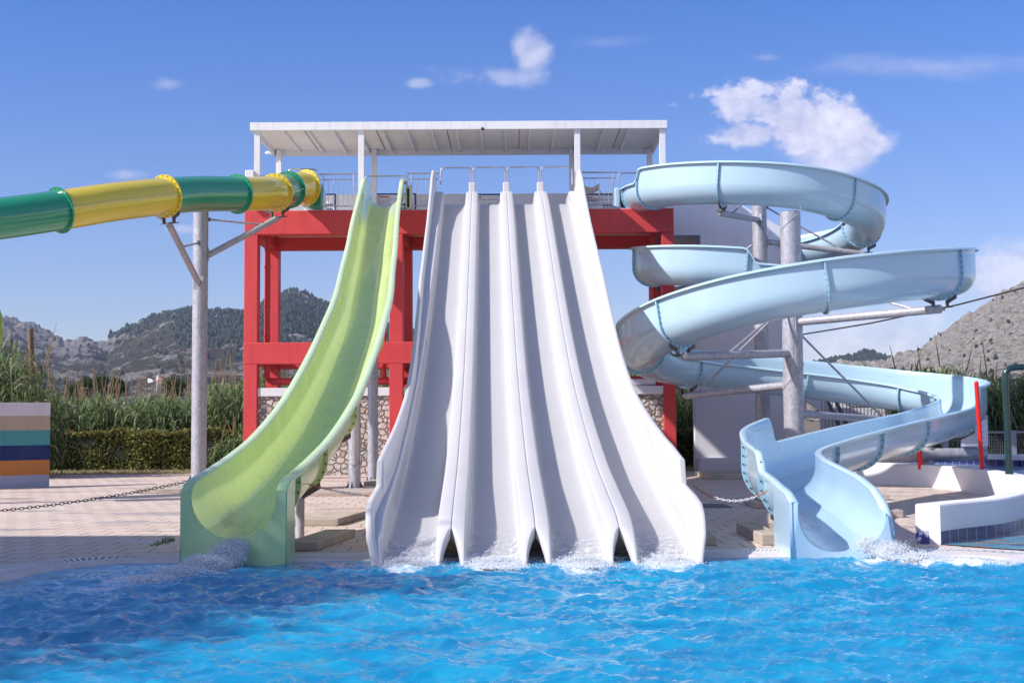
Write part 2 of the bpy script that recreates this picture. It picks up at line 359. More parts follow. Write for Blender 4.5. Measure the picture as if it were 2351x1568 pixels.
M['treeleaf'] = mk_leaf('tree_leaf', [(0.0,(0.03,0.05,0.018)),(0.5,(0.07,0.10,0.03)),(1.0,(0.15,0.16,0.05))])
M['shade'] = paint('hedge_inner_shade', (0.022,0.025,0.015), 1.0, 0.4, 6, 0.3)  # near-black core standing in for the shade inside the hedges
M['lawn'] = concrete('dry_lawn', (0.30,0.24,0.12), 0.45, 3.0, 0.5, 1.0)
M['ground'] = concrete('dry_ground', (0.17,0.14,0.09), 0.4, 0.05, 0.3, 1.0)

def catmull(pts, step):
    """resample (x,y,z,extra...) smoothly at even spacing; last column returned = control index"""
    A = np.asarray(pts, float); n = len(A); out = []; T = []
    for i in range(n-1):
        p0 = A[max(i-1,0)]; p1 = A[i]; p2 = A[i+1]; p3 = A[min(i+2,n-1)]
        if i == 0: p0 = 2*p1 - p2
        if i == n-2: p3 = 2*p2 - p1
        for t in np.linspace(0, 1, 24, endpoint=False):
            out.append(0.5*((2*p1)+(-p0+p2)*t+(2*p0-5*p1+4*p2-p3)*t*t+(-p0+3*p1-3*p2+p3)*t**3)); T.append(i+t)
    out.append(A[-1]); T.append(n-1); out = np.array(out); T = np.array(T)
    s = np.concatenate([[0], np.cumsum(np.linalg.norm(np.diff(out[:, :3], axis=0), axis=1))])
    m = max(2, int(round(s[-1]/step))+1); q = np.linspace(0, s[-1], m)
    res = np.stack([np.interp(q, s, out[:, k]) for k in range(out.shape[1])], 1)
    return res, np.interp(q, s, T), q

# ---------------------------------------------------------------- chute builder
class Chute:
    """open trough or closed pipe swept along a path; heights keyed by control index"""
    def __init__(s, ctrl, w, Rb, hl, hr, step=0.1, lip=0.085, closed=False):
        s.p, s.t, s.s = catmull(ctrl, step); s.w = w; s.Rb = Rb; s.lip = lip; s.closed = closed
        s.hl = np.interp(s.t, *zip(*hl)); s.hr = np.interp(s.t, *zip(*hr))
        d = np.gradient(s.p[:, :3], axis=0); d /= np.linalg.norm(d, axis=1)[:, None]; s.d = d
        r = np.stack([d[:,1], -d[:,0], np.zeros(len(d))], 1); r /= np.linalg.norm(r, axis=1)[:, None]; s.r = r
        s.u = np.cross(r, d)
    def prof(s, i, off=0.0, lips=True):
        w = s.w + off; Rb = s.Rb + off; pts = []
        if s.closed:
            return [(w*math.sin(2*math.pi*k/36), s.w - w*math.cos(2*math.pi*k/36)) for k in range(36)]
        hl, hr = s.hl[i], s.hr[i]
        if lips: pts += [(-w-s.lip, hl-0.045), (-w-s.lip, hl-0.008), (-w-s.lip+0.015, hl+0.004), (-w-0.012, hl+0.004), (-w+0.004, hl-0.012)]
        else: pts += [(-w, hl)]
        for k in range(1, 4): pts.append((-w, hl + (s.Rb-hl)*k/4))
        for k in range(0, 19):
            a = math.pi + math.pi*k/18; pts.append((w*math.cos(a), s.Rb + Rb*math.sin(a)))
        for k in range(3, 0, -1): pts.append((w, hr + (s.Rb-hr)*k/4))
        if lips: pts += [(w-0.004, hr-0.012), (w+0.012, hr+0.004), (w+s.lip-0.015, hr+0.004), (w+s.lip, hr-0.008), (w+s.lip, hr-0.045)]
        else: pts += [(w, hr)]
        return pts
    def at(s, i, x, z, along=0.0):
        return Vector(s.p[i,:3] + s.r[i]*x + s.u[i]*z + s.d[i]*along)
    def idx(s, t): return int(np.argmin(np.abs(s.t - t)))
    def section(s, i0, i1, mats, parent, name='chute_section', thick=0.016):
        mb = MB(); rows = []
        for i in range(i0, i1+1): rows.append([s.at(i, x, z) for x, z in s.prof(i)])
        n = len(rows[0]); vs = [v for r in rows for v in r]; kk = n if s.closed else n-1
        for j in range(kk):
            mi = 1 if (not s.closed and len(mats) > 1 and (j < 5 or j >= kk-5)) else 0
            mb.add([], [], 0)
        fs = []; ms = []
        for i in range(len(rows)-1):
            for j in range(kk):
                fs.append((i*n+j, i*n+(j+1) % n, (i+1)*n+(j+1) % n, (i+1)*n+j)); ms.append(1 if (not s.closed and len(mats) > 1 and (j < 4 or j >= kk-4)) else 0)
        mb.v = [tuple(v) for v in vs]; mb.f = fs; mb.m = ms; mb.sm = [True]*len(fs)
        o = mb.build(name, mats, parent, angle=50)
        md = o.modifiers.new('thickness', 'SOLIDIFY'); md.thickness = thick; md.offset = 0.0
        return o
    def flange(s, i, mat, parent, wid=0.07, half=0.022, bolts=True, gap=0.13):
        mb = MB(); a = s.prof(i, 0.010, False); b = s.prof(i, wid, False); n = len(a)
        if not s.closed:
            b[0] = (b[0][0], a[0][1]-0.05); b[-1] = (b[-1][0], a[-1][1]-0.05); a[0] = (a[0][0], a[0][1]-0.05); a[-1] = (a[-1][0], a[-1][1]-0.05)
        vs = []
        for al in (-half, half):
            for q in (a, b): vs += [s.at(i, x, z, al) for x, z in q]
        kk = n if s.closed else n-1; fs = []
        for j in range(kk):
            k = (j+1) % n
            fs += [(j, k, n+k, n+j), (2*n+j, 3*n+j, 3*n+k, 2*n+k), (n+j, n+k, 3*n+k, 3*n+j), (j, 2*n+j, 2*n+k, k)]
        if not s.closed: fs += [(0, n, 3*n, 2*n), (n-1, 3*n-1, 4*n-1, 2*n-1)]
        mb.add(vs, fs, 0, True)
        if bolts:
            bb = mb; mid = s.prof(i, wid*0.58, False); acc = gap*0.6
            for j in range(kk):
                x0, z0 = mid[j]; x1, z1 = mid[(j+1) % n]; L_ = math.hypot(x1-x0, z1-z0); q = 0
                while acc + (L_-q) >= gap:
                    q += gap-acc; acc = 0; f = q/max(L_, 1e-6)
                    bb.cyl(s.at(i, x0+(x1-x0)*f, z0+(z1-z0)*f, -half-0.016), s.at(i, x0+(x1-x0)*f, z0+(z1-z0)*f, half+0.014), 0.0135, n=6, mi=1)
                acc += L_-q
        return mb.build('flange', [mat, M['bolt']], parent, angle=40)

# ---------------------------------------------------------------- more materials
def mk_flow(name, col, alpha, foam, stretch=(9, 1.4, 1.4), fade=None):
    m, nt, N, L, b = newmat(name)
    a = tex(nt, 'ShaderNodeTexNoise', 3.2, objco(nt, stretch), Detail=8.0, Roughness=0.7).outputs[0]
    g = tex(nt, 'ShaderNodeTexNoise', 26, objco(nt, (1.6,1,1)), Detail=5.0, Roughness=0.7).outputs[0]
    s = nmath(nt, 'ADD', nmath(nt, 'MULTIPLY', a, 0.55), nmath(nt, 'MULTIPLY', g, 0.45))
    w = ramp(nt, s, [(foam, (0,0,0)), (foam+0.07, (1,1,1))])
    L.new(mix(nt, w, col, (0.85,0.88,0.9)), b.inputs['Base Color']); b.inputs['Roughness'].default_value = 0.08
    al = nmath(nt, 'ADD', nmath(nt, 'MULTIPLY', w, 0.55), alpha)
    if fade:      # the froth thins out up the lane: fade = (y where it ends, y where it is full)
        sy_ = N.new('ShaderNodeSeparateXYZ'); L.new(objco(nt), sy_.inputs[0])
        f_ = nmath(nt, 'DIVIDE', nmath(nt, 'SUBTRACT', nmath(nt, 'ADD', fade[0], nmath(nt, 'MULTIPLY', nmath(nt, 'SUBTRACT', a, 0.5), 0.9)), sy_.outputs[1]), fade[0]-fade[1])
        al = nmath(nt, 'MULTIPLY', al, nmath(nt, 'MINIMUM', nmath(nt, 'MAXIMUM', f_, 0.0), 1.0))
    L.new(al, b.inputs['Alpha'])
    L.new(bump(nt, s, 0.5, 0.03), b.inputs['Normal']); return m
M['flow_green'] = mk_flow('water_on_green', (0.30,0.55,0.22), 0.24, 0.57)
M['flow_blue'] = mk_flow('water_on_blue', (0.20,0.50,0.75), 0.15, 0.60)
M['flow_white'] = mk_flow('water_on_white', (0.56,0.57,0.61), 0.36, 0.585)
M['froth'] = mk_flow('froth_on_white', (0.66,0.68,0.72), 0.20, 0.50, (3,3,3), fade=(16.75, 15.7))
def mk_foam():
    m, nt, N, L, b = newmat('water_foam')
    n = tex(nt, 'ShaderNodeTexNoise', 18, objco(nt), Detail=8.0, Roughness=0.75).outputs[0]
    L.new(ramp(nt, n, [(0.3, (0.80,0.88,0.93)), (0.6, (0.96,0.97,0.98))]), b.inputs['Base Color']); b.inputs['Roughness'].default_value = 0.35
    L.new(bump(nt, n, 0.3, 0.02), b.inputs['Normal'])
    tr = N.new('ShaderNodeBsdfTranslucent'); tr.inputs[0].default_value = (0.95,0.97,1,1); ms = N.new('ShaderNodeMixShader'); ms.inputs[0].default_value = 0.5
    L.new(b.outputs[0], ms.inputs[1]); L.new(tr.outputs[0], ms.inputs[2])
    tp = N.new('ShaderNodeBsdfTransparent'); m2 = N.new('ShaderNodeMixShader'); m2.inputs[0].default_value = 0.28
    L.new(ms.outputs[0], m2.inputs[1]); L.new(tp.outputs[0], m2.inputs[2]); L.new(m2.outputs[0], N['Material Output'].inputs[0]); return m
M['foam'] = mk_foam()

# ---------------------------------------------------------------- ground, deck, pool edge
edge_px = [(0,1327),(131,1301),(263,1287),(414,1284),(700,1281),(1000,1278.5),(1300,1276),(1620,1273),(1850,1270.5),(2022,1269),(2162,1269.6),(2260,1272.5),(2351,1282)]
EDGE = [G(x, y) for x, y in edge_px]
EDGE = [Vector((-7.5,3.0,0)), Vector((-6.3,9.0,0)), Vector((-5.75,11.6,0))] + EDGE + [Vector((6.9,14.2,0)), Vector((7.9,12.3,0)), Vector((8.6,9.0,0)), Vector((9.0,3.0,0))]
EC, _, _ = catmull([(p.x, p.y, 0) for p in EDGE], 0.12)
ed = np.gradient(EC[:, :2], axis=0); ed /= np.linalg.norm(ed, axis=1)[:, None]
en = np.stack([-ed[:,1], ed[:,0]], 1)                   # outward (away from the water)
def edge_off(k, z):
    return [(EC[i,0]+en[i,0]*k, EC[i,1]+en[i,1]*k, z) for i in range(len(EC))]
def strip(name, rows, mat, **kw):
    n = len(rows[0]); V_ = [p for r in rows for p in r]
    F_ = [(a*n+j, a*n+j+1, (a+1)*n+j+1, (a+1)*n+j) for a in range(len(rows)-1) for j in range(n-1)]
    mb = MB(); mb.add(V_, F_, 0, False); return mb.build(name, mat, **kw)
tag(strip('pool_edge', [edge_off(-0.06,-0.5), edge_off(-0.04,-0.035), edge_off(0.0,-0.012), edge_off(0.26,0.006), edge_off(0.26,-0.12)], M['coping']), kind='structure')
tag(strip('drain_channel', [edge_off(0.26,-0.10), edge_off(0.56,-0.10)], M['black']), kind='structure')
outer = edge_off(0.56, 0.0)
def deck():
    mb = MB(); n = len(outer); far = []
    for i, p in enumerate(outer): far.append((p[0]*1.0, 40.2, 0.0))
    rows = [[(p[0], p[1], -0.12) for p in outer], outer]
    # stone lip strip then the deck fan out to a wide boundary
    o2 = edge_off(0.70, 0.0)
    rows2 = [outer, o2]
    strip_v = [p for r in (rows[0], outer, o2) for p in r]
    mb.add(strip_v, [(a*n+j, a*n+j+1, (a+1)*n+j+1, (a+1)*n+j) for a in range(2) for j in range(n-1)], 1)
    bm = bmesh.new()
    loop = [bm.verts.new(p) for p in o2]
    b2 = [bm.verts.new(q) for q in ((40,3.0,0),(40,40.2,0),(-40,40.2,0),(-40,3.0,0))]
    es = []
    ring = loop + b2
    f = bm.faces.new(ring); bmesh.ops.triangulate(bm, faces=[f])
    vs = [tuple(v.co) for v in bm.verts]; bm.verts.index_update(); fs = [tuple(v.index for v in f.verts) for f in bm.faces]; bm.free()
    mb.add(vs, fs, 0)
    return tag(mb.build('pool_deck', [M['paving'], M['coping']]), kind='structure')
deck()
# grating slats over the channel
def grating():
    mb = MB()
    ii = [i for i in range(len(EC)) if EC[i,1] > 10.5]
    s = np.concatenate([[0], np.cumsum(np.linalg.norm(np.diff(EC[:, :2], axis=0), axis=1))])
    for q in np.arange(s[ii[0]], s[ii[-1]], 0.052):
        x = np.interp(q, s, EC[:,0]); y = np.interp(q, s, EC[:,1]); nx = np.interp(q, s, en[:,0]); ny = np.interp(q, s, en[:,1])
        c = Vector((x+nx*0.41, y+ny*0.41, -0.006)); nn = Vector((nx, ny, 0)); tt = Vector((ny, -nx, 0))
        nn2 = (nn*0.9 + tt*0.35).normalized()
        mb.obox(c+Vector((0,0,0.004)), tt*0.014, nn2*0.150, Vector((0,0,0.003)))
    return tag(mb.build('gutter_grating', M['white_paint']), 'white slatted overflow grating along the pool edge', 'drain grating')
grating()
tag(strip('lawn', [[(-60,40.2,-0.01),(60,40.2,-0.01)], [(-60,43.6,-0.01),(60,43.6,-0.01)]], M['lawn']), kind='structure')
gm = MB(); gm.box(-3000, 3000, -200, 7000, -3.0, -2.0) ; tag(gm.build('ground', M['ground']), kind='structure')
gm = MB(); gm.box(-300, 300, 43.6, 420, -0.6, -0.03); gm.box(-300, -40, -60, 43.6, -0.6, -0.03); gm.box(40, 300, -60, 43.6, -0.6, -0.03); gm.box(-40,40,-60,2.99,-0.6,-0.03)
tag(gm.build('dry_field', M['ground']), kind='structure')

# ---------------------------------------------------------------- pool water
SPL = []   # (x, y, radius, strength) foam patches, filled here and reused
gfoot = Vector((-3.3, 15.1, 0))
for q in ((-3.45,14.9,0.35,1.2),(-3.6,14.5,0.5,1.0),(-3.95,13.9,0.55,0.75),(-4.2,13.4,0.5,0.6),(-3.0,14.2,0.6,0.35),(-2.9,13.0,0.5,0.4),(-4.3,12.6,0.9,0.42),(-2.6,12.2,0.5,0.4)): SPL.append(q)
for k in range(4): SPL += [(-1.22+1.0*k, 15.02, 0.36, 1.1), (-1.25+1.0*k, 14.75, 0.45, 0.65)]
for q in ((4.3,15.3,0.3,1.2),(4.7,15.1,0.4,1.0),(5.1,14.9,0.4,0.85),(5.5,14.8,0.4,0.6),(5.9,14.5,0.5,0.45),(3.9,14.9,0.5,0.5)): SPL.append(q)
SPL += [(-4.0,10.4,0.35,0.7),(-3.35,10.2,0.3,0.7),(-3.3,9.3,0.3,0.7),(-2.5,11.2,0.3,0.5),(-2.2,12.6,0.3,0.5),(0.7,12.7,0.4,0.5),(0.2,10.6,0.3,0.35),(-1.2,11.6,0.3,0.4)]
def water():
    N_ = 1024; Lx = 40.0
    kx = 2*np.pi*np.fft.fftfreq(N_, Lx/N_); KX, KY = np.meshgrid(kx, kx, indexing='ij'); K = np.sqrt(KX**2+KY**2); K[0,0] = 1
    r2 = np.random.default_rng(11)
    h = None; out = []
    def field(Lp, amp, power, cut, wdir=None):
        Pk = np.exp(-1/(K*Lp)**2)/K**power*np.exp(-(K*cut)**2)
        if wdir is not None: Pk = Pk*(0.25+0.75*((KX*wdir[0]+KY*wdir[1])/K)**2)
        Pk[0,0] = 0; ph = (r2.normal(size=K.shape)+1j*r2.normal(size=K.shape))*np.sqrt(Pk)
        z = np.real(np.fft.ifft2(ph)); sc = amp/z.std(); ph = ph*sc
        z = np.real(np.fft.ifft2(ph)); dx = np.real(np.fft.ifft2(1j*KX/K*ph)); dy = np.real(np.fft.ifft2(1j*KY/K*ph)); return z, dx, dy
    A = field(0.27, 0.0175, 3.5, 0.010, (0.45,0.9)); B = field(0.10, 0.0100, 3.1, 0.005)
    z = A[0]+B[0]; dx = A[1]+B[1]; dy = A[2]+B[2]
    nx = int(19/ (Lx/N_)); ny = int(23/(Lx/N_)); g = Lx/N_
    X = -9.5+np.arange(nx)*g; Y = -5.5+np.arange(ny)*g; XX, YY = np.meshgrid(X, Y, indexing='ij')
    # distance to the pool edge
    pe = EC[::3, :2]; dist = np.full(XX.shape, 1e9); near = np.zeros(XX.shape, int)
    for i in range(len(pe)):
        dd = (XX-pe[i,0])**2+(YY-pe[i,1])**2; mk = dd < dist; dist[mk] = dd[mk]; near[mk] = i
    dist = np.sqrt(dist); nn = en[::3][near]; side = (XX-pe[near,0])*nn[...,0]+(YY-pe[near,1])*nn[...,1]
    ins = side < 0.06
    damp = np.clip(dist/0.9, 0.12, 1)**0.8; damp = np.where(side > -0.05, 0.05, damp)
    foam = np.zeros(XX.shape); rough = np.ones(XX.shape)
    for (a, b, r, s_) in SPL:
        e = np.exp(-(((XX-a)**2+(YY-b)**2)/(r*r))); foam = np.maximum(foam, e*s_); rough += e*0.6
    rough = np.minimum(rough, 1.6)
    nyy = z[:nx,:ny]*damp*rough; 
    # calmer water near the left edge
    calm = 1-0.55*np.clip((-2.2-XX)/2.2, 0, 1)*np.clip((YY-11.5)/2.5, 0, 1); nyy = nyy*calm
    VX = XX + dx[:nx,:ny]*damp*0.72*calm; VY = YY + dy[:nx,:ny]*damp*0.72*calm; VZ = -0.035 + nyy
    crest = np.clip((nyy-0.060)/0.05, 0, 1)*0.25
    foam = np.clip(np.maximum(foam, crest), 0, 1.2)
    idx = np.arange(nx*ny).reshape(nx, ny)
    f = np.stack([idx[:-1,:-1], idx[1:,:-1], idx[1:,1:], idx[:-1,1:]], -1).reshape(-1, 4)
    ok = ins.ravel()[f].all(1); f = f[ok]
    used = np.unique(f); re = -np.ones(nx*ny, int); re[used] = np.arange(len(used)); f = re[f]
    V_ = np.stack([VX.ravel(), VY.ravel(), VZ.ravel()], 1)[used]
    m, nt, N, L, b = newmat('pool_water')
    co = objco(nt)
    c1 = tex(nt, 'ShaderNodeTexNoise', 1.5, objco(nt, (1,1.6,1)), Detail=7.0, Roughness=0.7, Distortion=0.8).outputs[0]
    base = ramp(nt, c1, [(0.34, (0.0,0.18,0.40)), (0.50, (0.0,0.265,0.50)), (0.62, (0.01,0.335,0.56)), (0.74, (0.05,0.44,0.62))])  # lighter cyan patches: caustic light and depth put into the base colour
    a = nt.nodes.new('ShaderNodeAttribute'); a.attribute_name = 'tint'
    n = tex(nt, 'ShaderNodeTexNoise', 5.0, objco(nt, (1,1.3,1)), Detail=10.0, Roughness=0.72).outputs[0]
    fm = ramp(nt, nmath(nt, 'ADD', nmath(nt, 'MULTIPLY', a.outputs['Fac'], 0.62), nmath(nt, 'SUBTRACT', n, 0.30)), [(0.46,(0,0,0)), (0.66,(1,1,1))])
    soft = ramp(nt, a.outputs['Fac'], [(0.0,(0,0,0)),(1.0,(0.45,)*3)])
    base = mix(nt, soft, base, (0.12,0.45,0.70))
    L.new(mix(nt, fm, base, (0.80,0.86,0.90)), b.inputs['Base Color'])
    b.inputs['Roughness'].default_value = 1.0; b.inputs['Specular IOR Level'].default_value = 0.0
    b.inputs['Coat IOR'].default_value = 1.62; b.inputs['Coat Roughness'].default_value = 0.04
    L.new(mix(nt, fm, (1,)*3, (0.15,)*3), b.inputs['Coat Weight'])
    up_ = N.new('ShaderNodeCombineXYZ'); up_.inputs[2].default_value = 1.0
    geo = N.new('ShaderNodeNewGeometry'); mn_ = N.new('ShaderNodeMixRGB'); mn_.inputs[0].default_value = 0.18; L.new(up_.outputs[0], mn_.inputs[1]); L.new(geo.outputs['Normal'], mn_.inputs[2])
    nv = N.new('ShaderNodeVectorMath'); nv.operation = 'NORMALIZE'; L.new(mn_.outputs[0], nv.inputs[0]); L.new(nv.outputs[0], b.inputs['Normal'])
    f1 = tex(nt, 'ShaderNodeTexNoise', 9.0, objco(nt, (1,1.6,1)), Detail=5.0, Roughness=0.6).outputs[0]
    L.new(bump(nt, f1, 0.6, 0.04), b.inputs['Coat Normal'])
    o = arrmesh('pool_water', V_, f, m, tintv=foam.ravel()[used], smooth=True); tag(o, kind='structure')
water()

def spray(name, label, blobs, cat='splash', n=9000, seed=3, size=(0.004, 0.013)):
    """cloud of droplets and froth lumps; blobs = (centre, radii, weight)"""
    r = np.random.default_rng(seed); w = np.array([b[2] for b in blobs], float); w /= w.sum(); cs = []; sz = []
    for (c, rad, ww), k in zip(blobs, r.multinomial(n, w)):
        p = r.normal(size=(k, 3)); p /= np.linalg.norm(p, axis=1)[:, None]; q = np.abs(r.normal(size=(k, 1)))**0.8*0.62
        cs.append(np.array(c)+p*q*np.array(rad)); s_ = size[0]+(size[1]-size[0])*r.random(k)**2.2; s_ *= np.clip(1.9-q[:,0]*1.1, 0.5, 1.9); sz.append(s_)
    C_ = np.concatenate(cs); Z_ = np.concatenate(sz); keep = C_[:,2] > -0.06; C_ = C_[keep]; Z_ = Z_[keep]; n = len(C_)
    o8 = np.array([(1,0,0),(-1,0,0),(0,1,0),(0,-1,0),(0,0,1),(0,0,-1)], float)
    ft = np.array([(0,2,4),(2,1,4),(1,3,4),(3,0,4),(2,0,5),(1,2,5),(3,1,5),(0,3,5)])
    st = 0.7+0.9*r.random((n,1,3)); V_ = C_[:,None,:]+o8[None]*Z_[:,None,None]*st
    F_ = (ft[None]+6*np.arange(n)[:,None,None]).reshape(-1,3)
    o = arrmesh(name, V_.reshape(-1,3), F_, M['foam'], smooth=True); return tag(o, label, cat, kind='stuff')

# ---------------------------------------------------------------- red tower
TF, TR = 38.5, 42.4           # front and rear planes
FZ = 7.855                    # platform floor
T = thing('slide_tower', 'red painted concrete tower frame carrying the slide platform', 'tower', (-1.5, 40.4, 0))
cw = 0.40
colx = [-7.92, -3.62, 4.46]
for i, x in enumerate(colx):
    wx = cw if i < 2 else 0.36
    m = MB(); m.box(x, x+wx, TF, TF+0.42, 0, 7.12); m.build('column', M['red'], T, bevel=0.015)
    m = MB(); m.box(x, x+wx, TR-0.42, TR, 0, 7.12); m.build('column', M['red'], T, bevel=0.015)
m = MB(); m.box(-7.92, 4.82, TF-0.003, TF+0.42, 7.123, FZ-0.02); m.build('top_beam', M['red'], T, bevel=0.02)
m = MB(); m.box(-7.92, 4.82, TR-0.42, TR+0.003, 7.123, FZ-0.02); m.build('top_beam', M['red'], T, bevel=0.02)
for x in (-7.92, -3.62, 4.46):
    m = MB(); m.box(x+0.004, x+0.356, TF+0.424, TR-0.424, 7.126, FZ-0.083); m.build('side_beam', M['red'], T)
    m = MB(); m.box(x+0.03, x+0.33, TF+0.424, TR-0.424, 3.30, 3.90); m.build('side_beam', M['red'], T)
m = MB(); m.box(-7.90, 4.80, TF+0.03, TR-0.02, FZ-0.016, FZ); m.build('deck_slab', M['white_plaster'], T)
m = MB(); m.box(-7.52, 4.45, TF+0.425, TR-0.425, 7.52, FZ-0.085); m.build('ceiling_slab', M['roof_panel'], T)
for (a, b) in ((colx[0]-0.0, 4.82),):
    m = MB(); m.box(a-0.012, b+0.008, TF-0.012, TF+0.30, 3.28, 3.92); m.build('middle_beam', M['red'], T, bevel=0.02)
    m = MB(); m.box(a+0.01, b-0.01, TR-0.36, TR+0.01, 3.27, 3.90); m.build('middle_beam', M['red'], T, bevel=0.02)
for (x, ) in ((-7.36,), (-3.86,), (4.28,)):
    m = MB(); m.tube([(x, TF+0.7, 7.2), (x, TF+0.7, 2.95), (x+0.03, TF+0.7, 2.86), (x+0.12, TF+0.7, 2.80), (x+1.2, TF+0.7, 2.80)] if x < 0 else [(x, TF+0.7, 7.2), (x, TF+0.7, 0.1)], 0.09, 10)
    for z in (6.2, 5.0, 4.1): m.cyl((x, TF+0.7, z), (x, TF+0.7, z+0.07), 0.105, n=10)
    m.build('drain_pipe', M['red'], T)
m = MB(); m.cyl((-7.2, TF+0.62, 2.78), (4.3, TF+0.62, 2.78), 0.11, n=12); m.build('water_pipe', M['red'], T)
m = MB(); m.cyl((3.0, TF+0.3, 2.70), (4.25, TF+0.3, 2.70), 0.1, n=12); m.build('white_pipe', M['white_paint'], T)

def stone_wall(x0, x1, label):
    c = ((x0+x1)/2, TF+0.3, 0); t = thing('stone_wall', label, 'wall', c, 'rubble stone walls between the red columns')
    m = MB(); m.box(x0, x1, TF+0.12, TF+0.50, 0, 2.33); m.build('masonry', M['stone'], t)
    m = MB(); m.box(x0, x1, TF+0.05, TF+0.56, 2.333, 2.58); m.build('cap', M['white_plaster'], t, bevel=0.01)
stone_wall(-7.515, -3.625, 'rubble stone wall with white cap behind the green slide')
stone_wall(-3.215, 4.455, 'rubble stone wall with white cap behind the white slides, showing right of them')

# platform parapet at the back
m = MB(); m.box(-7.7, 4.75, TR-0.14, TR-0.005, FZ+0.004, FZ+1.10)
tag(m.build('parapet_wall', M['white_plaster']), 'low shaded white parapet at the back of the platform', 'wall')

# ---------------------------------------------------------------- canopy
C_ = thing('canopy', 'long white flat canopy on posts over the slide platform', 'canopy', (-1.5, 40.2, FZ))
cx0, cx1, cy0, cy1 = -7.73, 4.64, 38.3, 42.2
m = MB(); m.box(cx0, cx1, cy0, cy0+0.07, 10.20, 10.44); m.build('front_fascia', M['white_paint'], C_, bevel=0.008)
m = MB(); m.box(cx0+0.02, cx1-0.02, cy1-0.07, cy1, 10.21, 10.45); m.build('rear_fascia', M['white_paint'], C_)
for x in (cx0, cx1-0.06):
    m = MB(); m.box(x+0.002, x+0.062, cy0+0.072, cy1-0.072, 10.21, 10.435); m.build('side_fascia', M['white_paint'], C_)
m = MB(); m.box(cx0+0.066, cx1-0.066, cy0+0.074, cy1-0.074, 10.40, 10.43); m.build('roof_panel', M['roof_panel'], C_)
for k in range(15):
    x = -6.9+0.745*k
    m = MB(); m.box(x, x+0.07, cy0+0.075, cy1-0.075, 10.29, 10.396); m.build('rafter', M['white_paint'], C_)
for k, x in enumerate((-6.28, -4.1, -1.95, 0.25, 2.05, 3.3)):
    m = MB(); m.box(x, x+0.018, cy0+0.08, cy1-0.08, 10.386, 10.398); m.build('panel_joint', M['wood'], C_)
for x in (-7.62, -4.53, 1.89, 4.42):
    m = MB(); m.box(x, x+0.17, cy0+0.075, cy0+0.24, FZ, 10.39); m.build('post', M['white_paint'], C_, bevel=0.006)
    m = MB(); xx = x-0.0; m.box(xx, xx+0.17, cy1-0.24, cy1-0.075, FZ, 10.39); m.build('post', M['white_paint'], C_, bevel=0.006)
cc = P(1108, 296, 38.24)
m = MB(); m.cyl(cc, cc+Vector((0,0.08,0)), 0.045, n=16, mi=0); m.cyl(cc+Vector((0,-0.02,0)), cc, 0.03, n=12, mi=0); m.build('camera_fixture', M['black'], None)
o = bpy.data.objects['camera_fixture']; o.name = 'security_camera'; tag(o, 'small round black camera on the white canopy front', 'camera')
c = P(615, 352, 41.9); t = thing('floodlight', 'small white lamp on the left rear corner of the canopy', 'lamp', c)
m = MB(); m.ball(c, 0.075, sc=(1.3,1,0.8)); m.build('lamp_head', M['white_paint'], t)
m = MB(); m.cyl(c+Vector((0.05,0.05,0)), (cx0+0.1, cy1-0.05, 10.24), 0.015, n=8); m.build('bracket', M['white_paint'], t)
t = thing('speaker_box', 'white loudspeaker box at the left front canopy post', 'loudspeaker', P(574, 415, 38.5))
a = P(564, 412, 38.4); b = P(584, 392, 38.4)
m = MB(); m.box(a.x, b.x, 38.3, 38.55, a.z-0.05, b.z); m.build('cabinet', M['white_paint'], t, bevel=0.02)
m = MB(); m.box(b.x+0.003, b.x+0.12, 38.38, 38.46, a.z+0.02, a.z+0.09); m.build('bracket', M['dark_steel'], t)

# ---------------------------------------------------------------- railings on the platform
def railing(px0, px1, label, y=38.62):
    x0 = P(px0, 430, y).x; x1 = P(px1, 430, y).x; t = thing('guard_rail', label, 'railing', ((x0+x1)/2, y, FZ), 'stainless railings on the platform')
    m = MB(); m.cyl((x0-0.06, y, 8.945), (x1+0.06, y, 8.945), 0.024, n=8); m.build('top_rail', M['rail'], t)
    m = MB(); m.cyl((x0, y, 8.775), (x1, y, 8.775), 0.018, n=8); m.build('middle_rail', M['rail'], t)
    m = MB(); m.cyl((x0, y, 7.975), (x1, y, 7.975), 0.018, n=8); m.build('bottom_rail', M['rail'], t)
    for x in (x0+0.08, x1-0.08):
        m = MB(); m.cyl((x, y, FZ), (x, y, 8.935), 0.024, n=8); m.build('post', M['rail'], t)
    n = max(2, int((x1-x0-0.2)/0.125))
    for k in range(1, n):
        x = x0+0.08+(x1-x0-0.16)*k/n; m = MB(); m.cyl((x, y, 7.975), (x, y, 8.775), 0.008, n=6, cap=False); m.build('baluster', M['rail'], t)
railing(736, 818, 'steel railing between the tube slide and the green slide')
railing(939, 1006, 'steel railing between the green and the white slides')
railing(1326, 1414, 'steel railing right of the white slides in front of the folding chair')
railing(598, 640, 'short steel railing behind the tube at the left end of the platform', 38.9)
